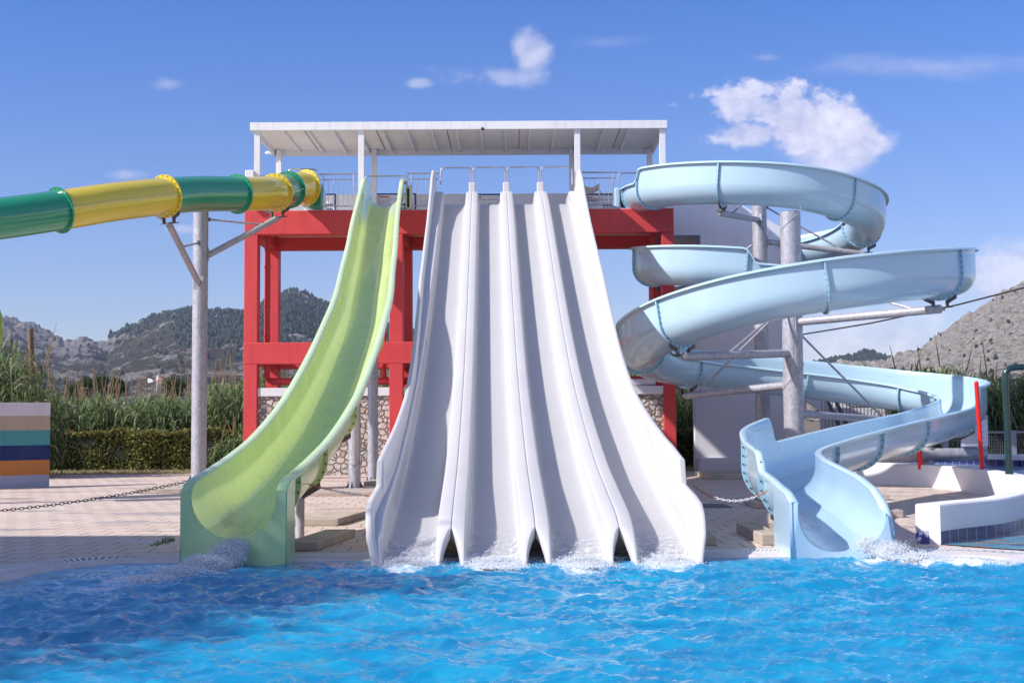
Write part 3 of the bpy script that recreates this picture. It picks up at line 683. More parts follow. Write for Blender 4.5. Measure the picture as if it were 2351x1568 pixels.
# arch bars over the slide mouths
def arch(pts, label, r=0.024):
    y = pts[0][2]; w = [P(*p) for p in pts]
    q, _, _ = catmull([(p.x, p.y, p.z) for p in w], 0.05)
    m = MB(); m.tube([Vector(v) for v in q], r, 8); return tag(m.build('grab_bar', M['rail']), label, 'grab bar', 'steel bars over the slide entrances')
def archpts(xl, xr, yt, yb, d, c=7): return [(xl, yb, d), (xl, (yb+yt)/2, d), (xl, yt+c, d), (xl+c*0.35, yt+c*0.3, d), (xl+c, yt, d), ((xl+xr)/2, yt-0.5, d), (xr-c, yt, d), (xr-c*0.35, yt+c*0.3, d), (xr, yt+c, d), (xr, (yb+yt)/2, d), (xr, yb, d)]
arch(archpts(838, 935, 405, 428, 38.35), 'bent steel bar over the mouth of the green slide')
arch(archpts(662, 728, 389, 425, 38.5), 'bent steel bar over the mouth of the tube slide')
arch(archpts(1420, 1478, 398, 425, 38.5), 'bent steel bar over the mouth of the blue slide')
for k, nm in enumerate(('leftmost', 'second from left', 'third from left', 'rightmost')):
    xs = [1010, 1084, 1162, 1240, 1315]; arch(archpts(xs[k]+2, xs[k+1]-2, 386-0.7*k, 424, 38.35), 'bent steel bar over the %s white lane' % nm)

# ---------------------------------------------------------------- notice boards on the parapet
def board(px0, px1, py0, py1, label, title=True, seed=1):
    y = TR-0.17; a = P(px0, py1, y); b = P(px1, py0, y); b.z = a.z+min(b.z-a.z, 9.9)
    zb = FZ+0.12; t = thing('notice_board', label, 'notice board', ((a.x+b.x)/2, y, zb), 'rule boards on the parapet')
    m = MB(); m.box(a.x, b.x, y, y+0.025, zb, b.z); m.build('frame', M['navy'], t)
    m = MB(); m.box(a.x+0.05, b.x-0.05, y-0.004, y-0.0005, zb+0.05, b.z-0.05); m.build('panel', M['white_paint'], t)
    r = random.Random(seed); m = MB(); w = b.x-a.x; z = b.z-0.13
    if title: m.box(a.x+0.12, a.x+0.12+w*0.25, y-0.009, y-0.005, z-0.01, z+0.03, 1); z -= 0.07; m.box(a.x+0.1, b.x-0.1, y-0.009, y-0.005, z, z+0.008, 0); z -= 0.06
    while z > zb+0.12:
        x = a.x+0.12
        m.box(x, x+0.02, y-0.009, y-0.005, z, z+0.02, 0); x += 0.04; xe = a.x+w*0.48*(0.6+0.4*r.random())
        while x < xe: l = 0.03+0.07*r.random(); m.box(x, x+l, y-0.009, y-0.005, z, z+0.018, 2); x += l+0.02
        z -= 0.055
    for j in range(2):
        for i in range(4):
            x = b.x-0.1-w*0.32+i*w*0.085; zz = b.z-0.42-0.13*j
            m.box(x, x+w*0.06, y-0.009, y-0.005, zz, zz+0.09, 0)
    m.build('print', [M['navy'], M['redprint'], M['greyprint']], t)
board(726, 771, 445, 480, 'white rule board with blue edge behind the left railing', False, 2)
board(862, 955, 444, 480, 'white rule board seen above the mouth of the green slide', True, 3)
board(1078, 1152, 445, 480, 'white rule board behind the top of the white slides', True, 4)
board(1330, 1420, 445, 480, 'white rule board behind the folding chair', True, 5)

# folding director's chair
c = P(1358, 478, 39.6); t = thing('folding_chair', "folding canvas chair standing behind the right railing", 'chair', (c.x, 39.6, FZ))
x0, x1, y0, y1 = c.x-0.27, c.x+0.27, 39.35, 39.8; zf = FZ
for (xa, xb, yy_) in ((x0, x1, y0), (x1, x0, y0), (x0, x1, y1), (x1, x0, y1)):
    m = MB(); m.cyl((xa, yy_, zf+0.02), (xb, yy_, zf+0.46), 0.014, n=8); m.build('leg', M['white_paint'], t)
for yy_ in (y0, y1): m = MB(); m.cyl((x0, yy_, zf+0.015), (x1, yy_, zf+0.015), 0.012, n=8); m.build('foot_bar', M['white_paint'], t)
for x in (x0, x1):
    m = MB(); m.cyl((x, y1, zf+0.46), (x, y1+0.08, zf+0.98), 0.014, n=8); m.build('back_post', M['white_paint'], t)
    m = MB(); m.box(x-0.02, x+0.02, y0, y1+0.03, zf+0.64, zf+0.665); m.build('armrest', M['white_paint'], t)
m = MB()
pts = [(x0+(x1-x0)*k/8, y0, zf+0.45-0.035*math.sin(math.pi*k/8)) for k in range(9)]
for k in range(8): m.prism([pts[k], pts[k+1], (pts[k+1][0], y1, pts[k+1][2]), (pts[k][0], y1, pts[k][2])], (0,0,0.006))
m.build('seat', M['canvas'], t)
m = MB()
for k in range(8):
    s0, s1 = k/8, (k+1)/8; za = -0.13*math.sin(math.pi*s0); zb_ = -0.13*math.sin(math.pi*s1)
    ya = y1+0.06+0.07*math.sin(math.pi*s0); yb = y1+0.06+0.07*math.sin(math.pi*s1)
    xa = x0+(x1-x0)*s0; xb = x0+(x1-x0)*s1
    m.prism([(xa, ya, zf+0.80+za), (xb, yb, zf+0.80+zb_), (xb, yb, zf+1.0+zb_), (xa, ya, zf+1.0+za)], (0,0.006,0))
m.build('backrest', M['canvas'], t)

# ---------------------------------------------------------------- white four lane slide
WS = thing('multi_lane_slide', 'wide white slide with four lanes running down into the pool', 'water slide', (0.3, 27, 0))
bedk = [(39.2,7.84),(38.4,7.84),(37.9,7.82),(37.3,7.68),(36.6,7.42),(36,7.17),(34,6.26),(32,5.34),(30,4.43),(28,3.55),(26,2.74),(24,2.02),(22,1.42),(20,0.90),(18.8,0.62),(17.8,0.42),(17.0,0.27),(16.4,0.17),(15.9,0.07),(15.5,-0.03),(15.15,-0.13)]
bed, bt, bs = catmull([(0, d, FIX(0.28-0.02*(d-15.9), d, z).z) for d, z in bedk], 0.09)
bd = bed[:,1]; bz = bed[:,2]
tg = np.gradient(bed, axis=0); tg /= np.linalg.norm(tg, axis=1)[:,None]; bn = np.stack([np.zeros(len(tg)), tg[:,2], -tg[:,1]], 1)
bn *= np.sign(bn[:,2])[:,None]
def XC(d): return FIX(0.28-0.0200*(d-15.9), d, float(np.interp(d, bd[::-1], bz[::-1]))).x
LW = 1.0
def hcr(d):
    h = np.interp(d, [15.15,15.4,15.7,16.1,17,19,37.2,38.0,39.2],[0.07,0.20,0.31,0.36,0.36,0.33,0.33,0.38,0.38]); return h
def hx(d, k): return np.interp(d, [15.15,15.35,15.55,15.68,15.75],[0.375,0.392,0.425,0.465,0.4985])
def wallh(d):
    if d < 17.2: return float(np.interp(d, [15.15,15.4,15.8,16.4,17.2],[0.02,0.07,0.13,0.14,0.12]))
    return float(np.interp(d, [17.2,18.2,19.5,21,23,26,31,34,36,37,37.9,38.6],[0.43,0.44,0.40,0.32,0.24,0.19,0.17,0.19,0.32,0.50,0.64,0.40]))
def wallx(d):
    if d < 17.2: return float(np.interp(d, [15.15,15.5,16.1,17.2],[0.42,0.46,0.49,0.465]))
    return float(np.interp(d, [17.2,20,22,25,30,37],[0.455,0.41,0.40,0.45,0.56,0.61]))
joints = [36.6, 33.9, 31.2, 28.4, 25.6, 22.9, 20.2, 18.2, 16.45]
def lane(k):
    rows = []; cxk = (k-1.5)*LW
    for i in range(len(bd)):
        d = bd[i]; h = float(hcr(d)); ex = float(hx(d, k)); e0 = min(0.35, ex-0.03); up = bn[i]; base = np.array([XC(d)+cxk, d, bz[i]])
        jn = sum(0.004 for j in joints[::2] if d > j); base = base + up*jn
        core = [(-0.350,h+0.001),(-0.343,h-0.003),(-0.334,h-0.012),(-0.327,h-0.030),(-0.322,h-0.060),(-0.317,h*0.52),(-0.311,h*0.28),(-0.300,h*0.13),(-0.282,0.022),(-0.258,0.008),(-0.225,0.001),(-0.15,0.0),(-0.06,0.0)]
        core = [(x, max(z, 0)) for x, z in core]; core = core+[(-x, z) for x, z in core[::-1]]
        L_ = [(-ex,h-0.13-0.3*(0.497-ex)),(-ex,h-0.012),(-ex+0.004,h-0.003),(-ex+0.012,h),(-ex+0.03,h),(min(-0.372,-ex+0.035),h)]
        Rr = [(-x, z) for x, z in L_[::-1]]
        w = wallh(d); wx_ = wallx(d)
        e1 = max(0.376, wx_-0.06); wi = max(wx_-0.02, e1+0.006)
        O_ = [(-wi-0.075,h+w-0.07),(-wi-0.075,h+w-0.008),(-wi-0.065,h+w),(-wi-0.01,h+w),(-wi,h+w-0.01),(-e1-0.012,h+w*0.3+0.01),(-e1-0.006,h+0.016),(-e1,h+0.004),(-(e1+0.36)/2,h+0.008),(-0.362,h+0.005)]
        if k == 0: L_ = O_
        if k == 3: Rr = [(-x, z) for x, z in O_[::-1]]
        pr = L_+core+Rr
        sc_ = float(np.interp(d, [15.15,15.5,15.85],[0.84,0.96,1.0]))
        if k == 0: pr = [(x*sc_ if x < 0 else x, z) for x, z in pr]
        if k == 3: pr = [(x*sc_ if x > 0 else x, z) for x, z in pr]
        rows.append([base+np.array([x,0,0])+up*z for x, z in pr])
    n = len(rows[0]); mb = MB(); mb.v = [tuple(v) for r in rows for v in r]
    mb.f = [(i*n+j, i*n+j+1, (i+1)*n+j+1, (i+1)*n+j) for i in range(len(rows)-1) for j in range(n-1)]; mb.m = [0]*len(mb.f); mb.sm = [True]*len(mb.f)
    # water film on the bed
    lo = mb.build('lane', M['slide_white'], WS, angle=55); md = lo.modifiers.new('thickness', 'SOLIDIFY'); md.thickness = 0.014; md.offset = -1
    c0 = 6 if k != 0 else 10
    fr = [[p+bn[i]*0.010 for p in r[c0+8:c0+18]] for i, r in enumerate(rows) if bd[i] > 15.6]
    n2 = len(fr[0]); mb = MB(); mb.v = [tuple(v) for r in fr for v in r]
    mb.f = [(i*n2+j, i*n2+j+1, (i+1)*n2+j+1, (i+1)*n2+j) for i in range(len(fr)-1) for j in range(n2-1)]; mb.m = [0]*len(mb.f); mb.sm = [True]*len(mb.f)
    fo = mb.build('water_film', M['flow_white'], lo, angle=80)
    fr = [[p+bn[i]*(0.018+0.05*max(0, 16.5-bd[i])*random.random()) for p in r[c0+7:c0+19]] for i, r in enumerate(rows) if 15.2 < bd[i] < 17.1]
    n2 = len(fr[0]); mb = MB(); mb.v = [tuple(v) for r in fr for v in r]
    mb.f = [(i*n2+j, i*n2+j+1, (i+1)*n2+j+1, (i+1)*n2+j) for i in range(len(fr)-1) for j in range(n2-1)]; mb.m = [0]*len(mb.f); mb.sm = [True]*len(mb.f)
    mb.build('froth', M['froth'], lo, angle=80)
for k in range(4): lane(k)
# caps that carry the grab bar posts
for x in (1084.5, 1162.5, 1240.5):
    X_ = P(x, 450, 38.25).x; m = MB(); m.box(X_-0.10, X_+0.10, 38.05, 38.45, 8.04, 8.57); m.build('divider_cap', M['slide_white'], WS, bevel=0.03)
    t = thing('post_pair', 'pair of steel posts on the white cap %s' % {1084.5:'left of the second lane',1162.5:'in the middle of the white slide',1240.5:'left of the rightmost lane'}[x], 'post', (X_, 38.3, 8.5), 'post pairs of the white slide')
    for s_ in (-1, 1):
        m = MB(); m.cyl((X_+0.035*s_, 38.35, 8.54), (X_+0.035*s_, 38.35, 9.02), 0.022, n=8); m.build('post', M['rail'], t)
    m = MB(); m.box(X_-0.075, X_+0.075, 38.32, 38.38, 8.945, 8.97); m.build('clamp', M['rail'], t)
m = MB()
for d in (35, 30, 25, 21, 18):
    i = int(np.argmin(abs(bd-d))); z = bz[i]-0.12
    m.box(XC(d)-1.9, XC(d)+1.9, d-0.06, d+0.06, z-0.14, z)
m.build('cross_beams', M['galv'], WS)
for d in (35, 30, 25, 21):
    i = int(np.argmin(abs(bd-d)))
    for sx_ in (-1, 1): m = MB(); m.cyl((XC(d)+sx_*0.9, d, 0), (XC(d)+sx_*0.9, d, bz[i]-0.26), 0.13, n=16); m.build('support_leg', M['galv'], WS)

# ---------------------------------------------------------------- generic helpers for chutes
def film(ch, i0, i1, hw, mat, parent, name='water_film', lift=0.014, side=0.0):
    m = MB(); n = 9; rows = []
    for i in range(i0, i1+1):
        row = []
        for k in range(n):
            a = -math.pi/2 + side + hw*(k/(n-1)*2-1); row.append(ch.at(i, (ch.w-lift)*math.cos(a), ch.Rb+(ch.Rb-lift)*math.sin(a)))
        rows.append(row)
    m.v = [tuple(v) for r in rows for v in r]
    m.f = [(i*n+j, i*n+j+1, (i+1)*n+j+1, (i+1)*n+j) for i in range(len(rows)-1) for j in range(n-1)]; m.m = [0]*len(m.f); m.sm = [True]*len(m.f)
    return m.build(name, mat, parent, angle=80)
def end_plate(ch, i, y_to, zb, mats, parent, skirt_from):
    """front plate of a run-out: fills from the trough outline down to the waterline, with side skirts"""
    pr = ch.prof(i, 0.0, True)[3:-3]; m = MB(); vs = []; vs2 = []
    for x, z in pr:
        p = ch.at(i, x, z); vs.append(p); x2 = max(-ch.w-ch.lip, min(ch.w+ch.lip, x*1.0))
        q = ch.at(i, (ch.w+ch.lip)*(1 if x > 0 else -1) if abs(x) > ch.w*0.93 else x*1.06, z); 
        vs2.append(p)
    n = len(vs); W_ = ch.w+ch.lip; top = [v.z for v in vs]
    # outer rectangle outline mapped to the inner outline
    out = []
    for k, (x, z) in enumerate(pr):
        f = k/(n-1)
        if f < 0.2: o = ch.at(i, -W_, 0); zz = vs[0].z+(zb-vs[0].z)*(f/0.2); 
        elif f > 0.8: o = ch.at(i, W_, 0); zz = zb+(vs[-1].z-zb)*((f-0.8)/0.2)
        else: o = ch.at(i, -W_+2*W_*(f-0.2)/0.6, 0); zz = zb
        out.append(Vector((o.x, vs[0].y, zz)))
    m.add(vs+out, [(j, j+1, n+j+1, n+j) for j in range(n-1)], 0, False)
    i0 = skirt_from
    for sgn in (-1, 1):
        a = []; b = []
        for q in range(i0, i+1):
            h = ch.hl[q] if sgn < 0 else ch.hr[q]
            p = ch.at(q, sgn*W_, h-0.01); a.append(p); b.append(Vector((p.x, p.y, zb)))
        k = len(a); m.add(a+b, [(j, j+1, k+j+1, k+j) for j in range(k-1)], 0, True)
    o = m.build('run_out_front', mats, parent, angle=30); md = o.modifiers.new('thickness', 'SOLIDIFY'); md.thickness = 0.03; md.offset = 0
    return o

# ---------------------------------------------------------------- green slide
GS = thing('body_slide', 'open pale green slide curving down into the pool left of the white slide', 'water slide', (-3.3, 27, 0))
gc = [(-3.72,39.1,7.84),(-3.72,38.3,7.83),(-3.71,37.7,7.72),(-3.69,37.0,7.46),(-3.64,36,7.06),(-3.46,33,5.86),(-3.30,30.8,4.98),(-3.18,28.8,4.20),(-3.03,26.6,3.40),(-2.97,24.6,2.70),(-2.95,22.8,2.05),(-2.98,21.0,1.40),(-3.04,19.8,1.00),(-3.12,18.7,0.68),(-3.19,17.7,0.47),(-3.24,16.7,0.33),(-3.265,16.0,0.26),(-3.27,15.38,0.22)]
gc = FIXP(gc)
g = Chute(gc, 0.505, 0.50, [(0,0.80),(2,0.80),(3,0.72),(14,0.72),(15,0.70),(16.5,0.67),(16.85,0.63),(17,0.56)], [(0,0.80),(2,0.80),(3,0.72),(14,0.72),(15,0.70),(16.5,0.67),(16.85,0.63),(17,0.56)], 0.14, 0.105)
cuts = [0, g.idx(2.2), g.idx(5), g.idx(7), g.idx(9), g.idx(11.2), g.idx(13.2), g.idx(15), len(g.t)-1]
for a, b in zip(cuts[:-1], cuts[1:]):
    mt = [M['slide_green'], M['green_lip']] if b != cuts[-1] else [M['slide_green'], M['green_foot']]
    g.section(a, b, mt, GS)
for a in cuts[1:-1]: g.flange(a, M['slide_green'], GS)
film(g, 2, len(g.t)-1, 0.46, M['flow_green'], GS, side=0.22)
end_plate(g, len(g.t)-1, 0, -0.1, M['green_foot'], GS, g.idx(16.1))
# entry hood beside the mouth
m = MB(); q = P(934, 450, 38.7); m.box(q.x-0.03, q.x+0.14, 38.55, 38.95, FZ, 8.58); m.build('entry_post', M['green_lip'], GS, bevel=0.04)
m = MB(); m.box(q.x+0.02, q.x+0.09, 38.535, 38.548, FZ+0.06, 8.48); m.build('recess_shade', M['black'], GS)  # flat black strip standing in for the shade of a recess
# brackets and struts
for t_ in (11.2, 13.2):
    i = g.idx(t_); m = MB()
    for sg in (-1, 1):
        a = g.at(i, sg*0.10, -0.10); b = g.at(i, sg*0.44, 0.10, 0.0); m.obox((a+b)/2, (b-a)/2, Vector((0,0.03,0)), Vector((0,0,0.06)))
    m.obox(g.at(i, 0, -0.12), Vector((0.14,0,0)), Vector((0,0.03,0)), Vector((0,0,0.03)))
    m.build('bracket', M['dark_steel'], GS)
m = MB(); i = g.idx(13.2); p = g.at(i, 0, -0.05); m.cyl((p.x+0.15, p.y, 0.0), (p.x+0.15, p.y, p.z), 0.06, n=12); m.build('support_leg', M['galv'], GS)

def steel_post(name, label, x, y, z, r, group=None, plate=True):
    t = thing(name, label, 'steel post', (x, y, 0), group)
    m = MB(); m.cyl((x, y, 0.02), (x, y, z), r, n=32); m.build('shaft', M['galv'], t)
    if plate:
        m = MB(); m.box(x-r*1.55, x+r*1.55, y-r*1.55, y+r*1.55, 0.0, 0.022); m.build('base_plate', M['galv'], t)
        for k in range(8):
            a = 2*math.pi*(k+0.5)/8; c = Vector((x+math.cos(a)*r*1.25, y+math.sin(a)*r*1.25, 0.07))
            m = MB(); m.prism([c+Vector((-math.cos(a)*r*0.24, -math.sin(a)*r*0.24, -0.05)), c+Vector((math.cos(a)*r*0.24, math.sin(a)*r*0.24, -0.05)), c+Vector((-math.cos(a)*r*0.24, -math.sin(a)*r*0.24, 0.10))], (-math.sin(a)*0.012, math.cos(a)*0.012, 0)); m.build('gusset', M['dark_steel'], t)
    return t
q = G(856, 1108); steel_post('support_post', 'thin steel post right under the green slide, beside the middle red column', q.x, q.y, 6.1, 0.135, 'posts under the green slide')
q2 = G(814, 1121); sp2 = steel_post('support_post', 'thin steel post with a slanted strut behind the green slide', q2.x, q2.y, 4.75, 0.145, 'posts under the green slide')
a = P(818, 1064, q2.y-0.15); b = Vector((-3.05, 25.6, 2.75))
m = MB(); m.cyl(a, b, 0.065, n=12); m.build('strut', M['galv'], sp2)
m = MB(); m.obox(a+Vector((0,0.02,-0.02)), (0.12,0,0), (0,0.14,0), (0,0,0.012)); m.obox(a+Vector((0.11,0.0,0.10)), (0.012,0,0), (0,0.12,0), (0,0,0.12)); m.build('bracket', M['galv'], sp2)

# ---------------------------------------------------------------- tube slide
TS = thing('tube_slide', 'closed green and yellow tube slide leaving the frame to the left', 'water slide', (-8, 34, 0))
def pp(px, py, d): v = P(px, py, d); return (v.x, v.y, v.z-0.455)
tp = [(-5.45,38.7,7.92), pp(706,432,38.15), pp(668,436,37.35), pp(636,443,36.5), pp(600,446,35.6), pp(549,446,34.8), pp(470,446,33.7), pp(388,451,32.5), pp(270,464,31.1), pp(146,483,29.9), pp(0,503,28.7), pp(-160,520,27.6), pp(-330,540,26.6), pp(-520,556,25.6)]
tb = Chute(tp, 0.455, 0.455, [(0,1),(13,1)], [(0,1),(13,1)], 0.1, 0, closed=True)
tc_ = [(0.55,'g'),(1,'y'),(2,'g'),(3,'y'),(5,'g'),(7,'y'),(9,'g'),(11.2,'y'),(13,None)]
for (t0, c0), (t1, c1) in zip(tc_[:-1], tc_[1:]):
    mt = M['tube_green'] if c0 == 'g' else M['tube_yellow']
    if c0 == 'g' and t0 < 0.9: continue
    o = tb.section(tb.idx(t0), tb.idx(t1), [mt], TS, 'tube_section')
    # horizontal joint between the upper and lower half shells
    m = MB()
    for sg in (-1, 1):
        vs = []
        for i in range(tb.idx(t0), tb.idx(t1)+1):
            for (dx, dz) in ((0.0,-0.012),(0.055,-0.012),(0.055,0.012),(0.0,0.012)): vs.append(tb.at(i, sg*(0.458+dx), 0.455+dz))
        k = len(vs)//4; m.add(vs, [(a*4+j, a*4+(j+1) % 4, (a+1)*4+(j+1) % 4, (a+1)*4+j) for a in range(k-1) for j in range(4)], 0)
    for i in range(tb.idx(t0)+1, tb.idx(t1), 2):
        p = tb.at(i, 0.49, 0.455-0.02); m.cyl(p, p+Vector((0,0,-0.025)), 0.014, n=6, mi=1)
    m.build('seam', [mt, M['bolt']], o)
for t_, c_ in ((1,'y'),(2,'g'),(3,'y'),(5,'g'),(7,'y'),(9,'g'),(11.2,'y')):
    tb.flange(tb.idx(t_), M['tube_green'] if c_ == 'g' else M['tube_yellow'], TS, wid=0.085, half=0.02, gap=0.155)
# entry tub at the platform
pl_ = [P(x, y, 38.35) for x, y in ((694,474),(734,477),(739,470),(738,432),(731,413),(716,407),(694,402))]
m = MB(); m.prism([(p.x, 38.35, max(p.z, FZ+0.002)) for p in pl_], (0, 1.0, 0)); m.build('entry_tub', M['tube_green'], TS, bevel=0.03)

def arm_bracket(m, ch, i, up=0.0):
    """saddle under a flange"""
    for sg in (-1, 1):
        a = ch.at(i, sg*0.14, -0.12); b = ch.at(i, sg*0.38, 0.0)
        m.obox((a+b)/2, (b-a)/2*1.1, Vector(ch.d[i])*0.012, Vector((0,0,0.05)))
        m.obox(ch.at(i, sg*0.17, -0.16), Vector(ch.r[i])*0.015, Vector(ch.d[i])*0.05, Vector((0,0,0.08)))
    m.obox(ch.at(i, 0, -0.23), Vector(ch.r[i])*0.27, Vector(ch.d[i])*0.07, Vector((0,0,0.012)))
bp = G(456, 1104.5)
LP = steel_post('support_post', 'tall grey steel post carrying the green and yellow tube slide', bp.x, bp.y, P(458, 482, bp.y).z, 0.205)
def arm(t, px, py, ch, i, r=0.075, brace=None, post=None, zoff=-0.24):
    x0, y0 = post; e = ch.at(i, 0, zoff); hdir = Vector((e.x-x0, e.y-y0, 0)).normalized()
    s0 = P(px, py, y0); s = Vector((x0, y0, s0.z)) + hdir*0.22
    m = MB(); m.cyl(s, e+Vector((0,0,-0.02)), r, n=16); m.cyl(e+Vector((0,0,-0.06)), e+Vector((0,0,0.02)), r*1.05, n=16); m.build('arm', M['galv'], t)
    m = MB(); sd = Vector((-hdir.y, hdir.x, 0)); m.obox(s-hdir*0.03, hdir*0.014, sd*r*1.6, (0,0,r*2.0)); m.build('arm_plate', M['galv'], t)
    m = MB(); arm_bracket(m, ch, i); m.build('saddle', M['dark_steel'], t)
    if brace:
        (bx, by, f) = brace; b0 = Vector((x0, y0, P(bx, by, y0).z))+hdir*0.2; b1 = s.lerp(e, f)
        m = MB(); m.cyl(b0, b1, 0.028, n=8); m.build('brace', M['galv'], t)
        m = MB(); m.obox(b0, hdir*0.06, sd*0.03, (0,0,0.05)); m.obox(b1, hdir*0.06, sd*0.05, (0,0,0.06)); m.build('brace_lug', M['dark_steel'], t)
arm(LP, 456, 650, tb, tb.idx(7), 0.085, (456, 560, 0.62), (bp.x, bp.y))
arm(LP, 456, 585, tb, tb.idx(3), 0.085, (456, 503, 0.80), (bp.x, bp.y))

# ---------------------------------------------------------------- blue spiral slide
BS = thing('spiral_slide', 'light blue open spiral slide winding round two steel posts', 'water slide', (7, 34, 0))
bc = [(3.80,39.6,7.80),(3.80,38.8,7.76),(3.98,37.4,7.66),(4.75,36.15,7.55),(6.1,35.3,7.42),(7.6,35.15,7.28),(9.0,35.75,7.08),(9.98,36.9,6.9),(10.3,38.4,6.72),(9.9,39.9,6.52),(8.8,41.0,6.35),(7.2,41.4,6.18),(5.6,41.0,5.98),(4.5,39.9,5.78),(4.1,38.6,5.60),(4.25,37.3,5.45),(5.0,36.4,5.33),(6.2,36.05,5.22),(7.6,36.0,5.1),(9.0,35.6,4.97),(10.1,34.6,4.85),(10.6,33.1,4.72),(10.55,31.4,4.60),(9.9,29.9,4.42),(8.6,28.8,4.22),(7.0,28.4,4.00),(5.3,28.7,3.70),(4.0,29.7,3.35),(3.3,31.2,3.02),(3.25,32.8,2.82),(3.8,34.4,2.64),(4.9,35.6,2.5),(6.4,36.1,2.37),(8.0,36.1,2.2),(9.6,35.9,2.0),(10.8,35.2,1.80),(11.35,33.9,1.62),(11.15,32.2,1.44),(10.3,30.4,1.27),(9.05,28.3,1.08),(7.6,26.2,.90),(6.3,24.1,.74),(5.1,22.3,.56),(4.35,20.9,.44),(4.08,19.6,.36),(4.0,18.4,.28),(3.98,17.2,.18),(3.97,16.4,.08),(3.97,15.72,.0)]
H, Lo = 1.08, 0.68
hr = [(0,Lo),(2.1,Lo),(2.2,H),(17.1,H),(17.28,Lo),(42.1,Lo),(42.22,1.12),(44.2,0.96),(45.3,0.93),(45.5,0.70),(47.5,0.71),(48,0.64)]
hl = [(0,Lo),(18.6,Lo),(19.2,H),(38.0,H),(38.12,Lo),(46,0.70),(46.9,0.68),(47.5,0.58),(47.8,0.46),(48,0.28)]
bc = FIXP(bc)
bl = Chute(bc, 0.53, 0.50, hl, hr, 0.1, 0.085)
fl = [0.6, 1.2, 2.15, 3.7, 5.9, 8.0, 9.6, 11.2, 12.8, 14.4, 17.1, 18.4, 19.6, 21.5, 23.2, 25.1, 27.1, 29.0, 30.9, 33.0, 34.8, 36.4, 38.0, 39.7, 41.0, 42.1, 43.6, 45.4]
cuts = [0]+[bl.idx(t_) for t_ in fl]+[len(bl.t)-1]
for a, b in zip(cuts[:-1], cuts[1:]): bl.section(a, b, [M['slide_blue'], M['blue_lip']], BS)
for a in cuts[1:-1]: bl.flange(a, M['blue_flange'], BS, wid=0.075)
film(bl, bl.idx(38), len(bl.t)-1, 0.7, M['flow_blue'], BS)
end_plate(bl, len(bl.t)-1, 0, -0.1, M['slide_blue'], BS, bl.idx(46.6))
q = P(1420, 470, 38.5); m = MB(); m.box(q.x-0.12, q.x+0.06, 38.5, 39.2, FZ, FZ+0.62); m.build('entry_post', M['slide_blue'], BS, bevel=0.05)
for t_ in (43.6, 45.4, 42.1, 38.0):
    i = bl.idx(t_); m = MB()
    for sg in (-1, 1):
        a = bl.at(i, sg*0.06, -0.11); b = bl.at(i, sg*0.44, 0.08); m.obox((a+b)/2, (b-a)/2, Vector(bl.d[i])*0.012, Vector((0,0,0.05)))
    m.obox(bl.at(i, 0, -0.13), Vector(bl.r[i])*0.12, Vector(bl.d[i])*0.012, Vector((0,0,0.03)))
    m.build('bracket', M['dark_steel'], BS)
# hanging spillway posts: front and rear steel posts with their arms
fx, fy = P(1818, 700, 32.4).x, 32.4
bx, by = P(1747, 700, 38.3).x, 38.3
FP = steel_post('support_post', 'thick front steel post inside the blue spiral, open at its top', fx, fy, P(1815, 488, 32.4).z, 0.25, 'posts of the blue spiral')
RP = steel_post('support_post', 'thinner rear steel post of the blue spiral in front of the white stair wall', bx, by, 8.05, 0.212, 'posts of the blue spiral')
arm(RP, 1747, 507, bl, bl.idx(3.7), 0.085, (1747, 440, 0.75), (bx, by))
arm(RP, 1747, 556, bl, bl.idx(8.0), 0.085, (1747, 476, 0.8), (bx, by))
arm(RP, 1747, 640, bl, bl.idx(12.8), 0.08, (1747, 560, 0.75), (bx, by))
arm(FP, 1818, 740, bl, bl.idx(23.2), 0.10, (1818, 640, 0.85), (fx, fy))
arm(FP, 1818, 812, bl, bl.idx(27.1), 0.10, (1818, 700, 0.6), (fx, fy))
arm(FP, 1818, 884, bl, bl.idx(30.9), 0.10, (1818, 700, 0.9), (fx, fy))
arm(FP, 1818, 950, bl, bl.idx(34.8), 0.09, (1818, 760, 0.8), (fx, fy))
for (z0, z1) in ((6.2, 6.9), (4.0, 4.7), (2.3, 3.0)):
    m = MB(); q = [Vector((fx+0.256*math.cos(a), fy+0.256*math.sin(a), z0+(z1-z0)*(a+math.pi)/math.pi)) for a in np.linspace(-math.pi, 0, 14)]; m.tube(q, 0.008, 5); m.build('weld_seam', M['galv'], FP)
m = MB(); m.cyl((fx, fy, P(1815, 488, 32.4).z-0.05), (fx, fy, P(1815, 488, 32.4).z+0.012), 0.235, n=32); m.build('end_cap', M['dark_steel'], FP)
# pipe arm under the last bend
t = steel_post('support_post', 'short steel pipe post under the right bend of the blue slide', 9.9, 31.2, 0.9, 0.12)
m = MB(); m.cyl((8.6, 31.0, 0.72), (11.3, 31.4, 0.72), 0.16, n=16); m.build('cross_pipe', M['galv'], t)

# ---------------------------------------------------------------- splashes
def gp(x, y, z): return (x, y, z)
spray('splash', 'white water pouring out of the green slide into the pool', [((-3.22,15.24,0.16),(0.17,0.14,0.13),2.0),((-3.28,15.02,0.08),(0.24,0.22,0.16),2.4),((-3.42,14.7,0.04),(0.32,0.26,0.13),1.9),((-3.6,14.35,0.01),(0.40,0.30,0.08),0.9),((-3.85,13.9,-0.01),(0.45,0.35,0.04),0.35)], n=44000, seed=1, size=(0.003, 0.010))
nm = ('leftmost', 'second from left', 'third from left', 'rightmost')
for k in range(4):
    x = -1.22+k*1.0
    spray('splash', 'white froth where the %s lane of the white slide enters the pool' % nm[k], [((x,15.2,0.0),(0.36,0.16,0.07),2.0),((x,15.02,-0.02),(0.46,0.22,0.05),1.4),((x+0.1,14.85,-0.02),(0.5,0.2,0.03),0.3)], n=8000, seed=20+k, size=(0.003, 0.009))
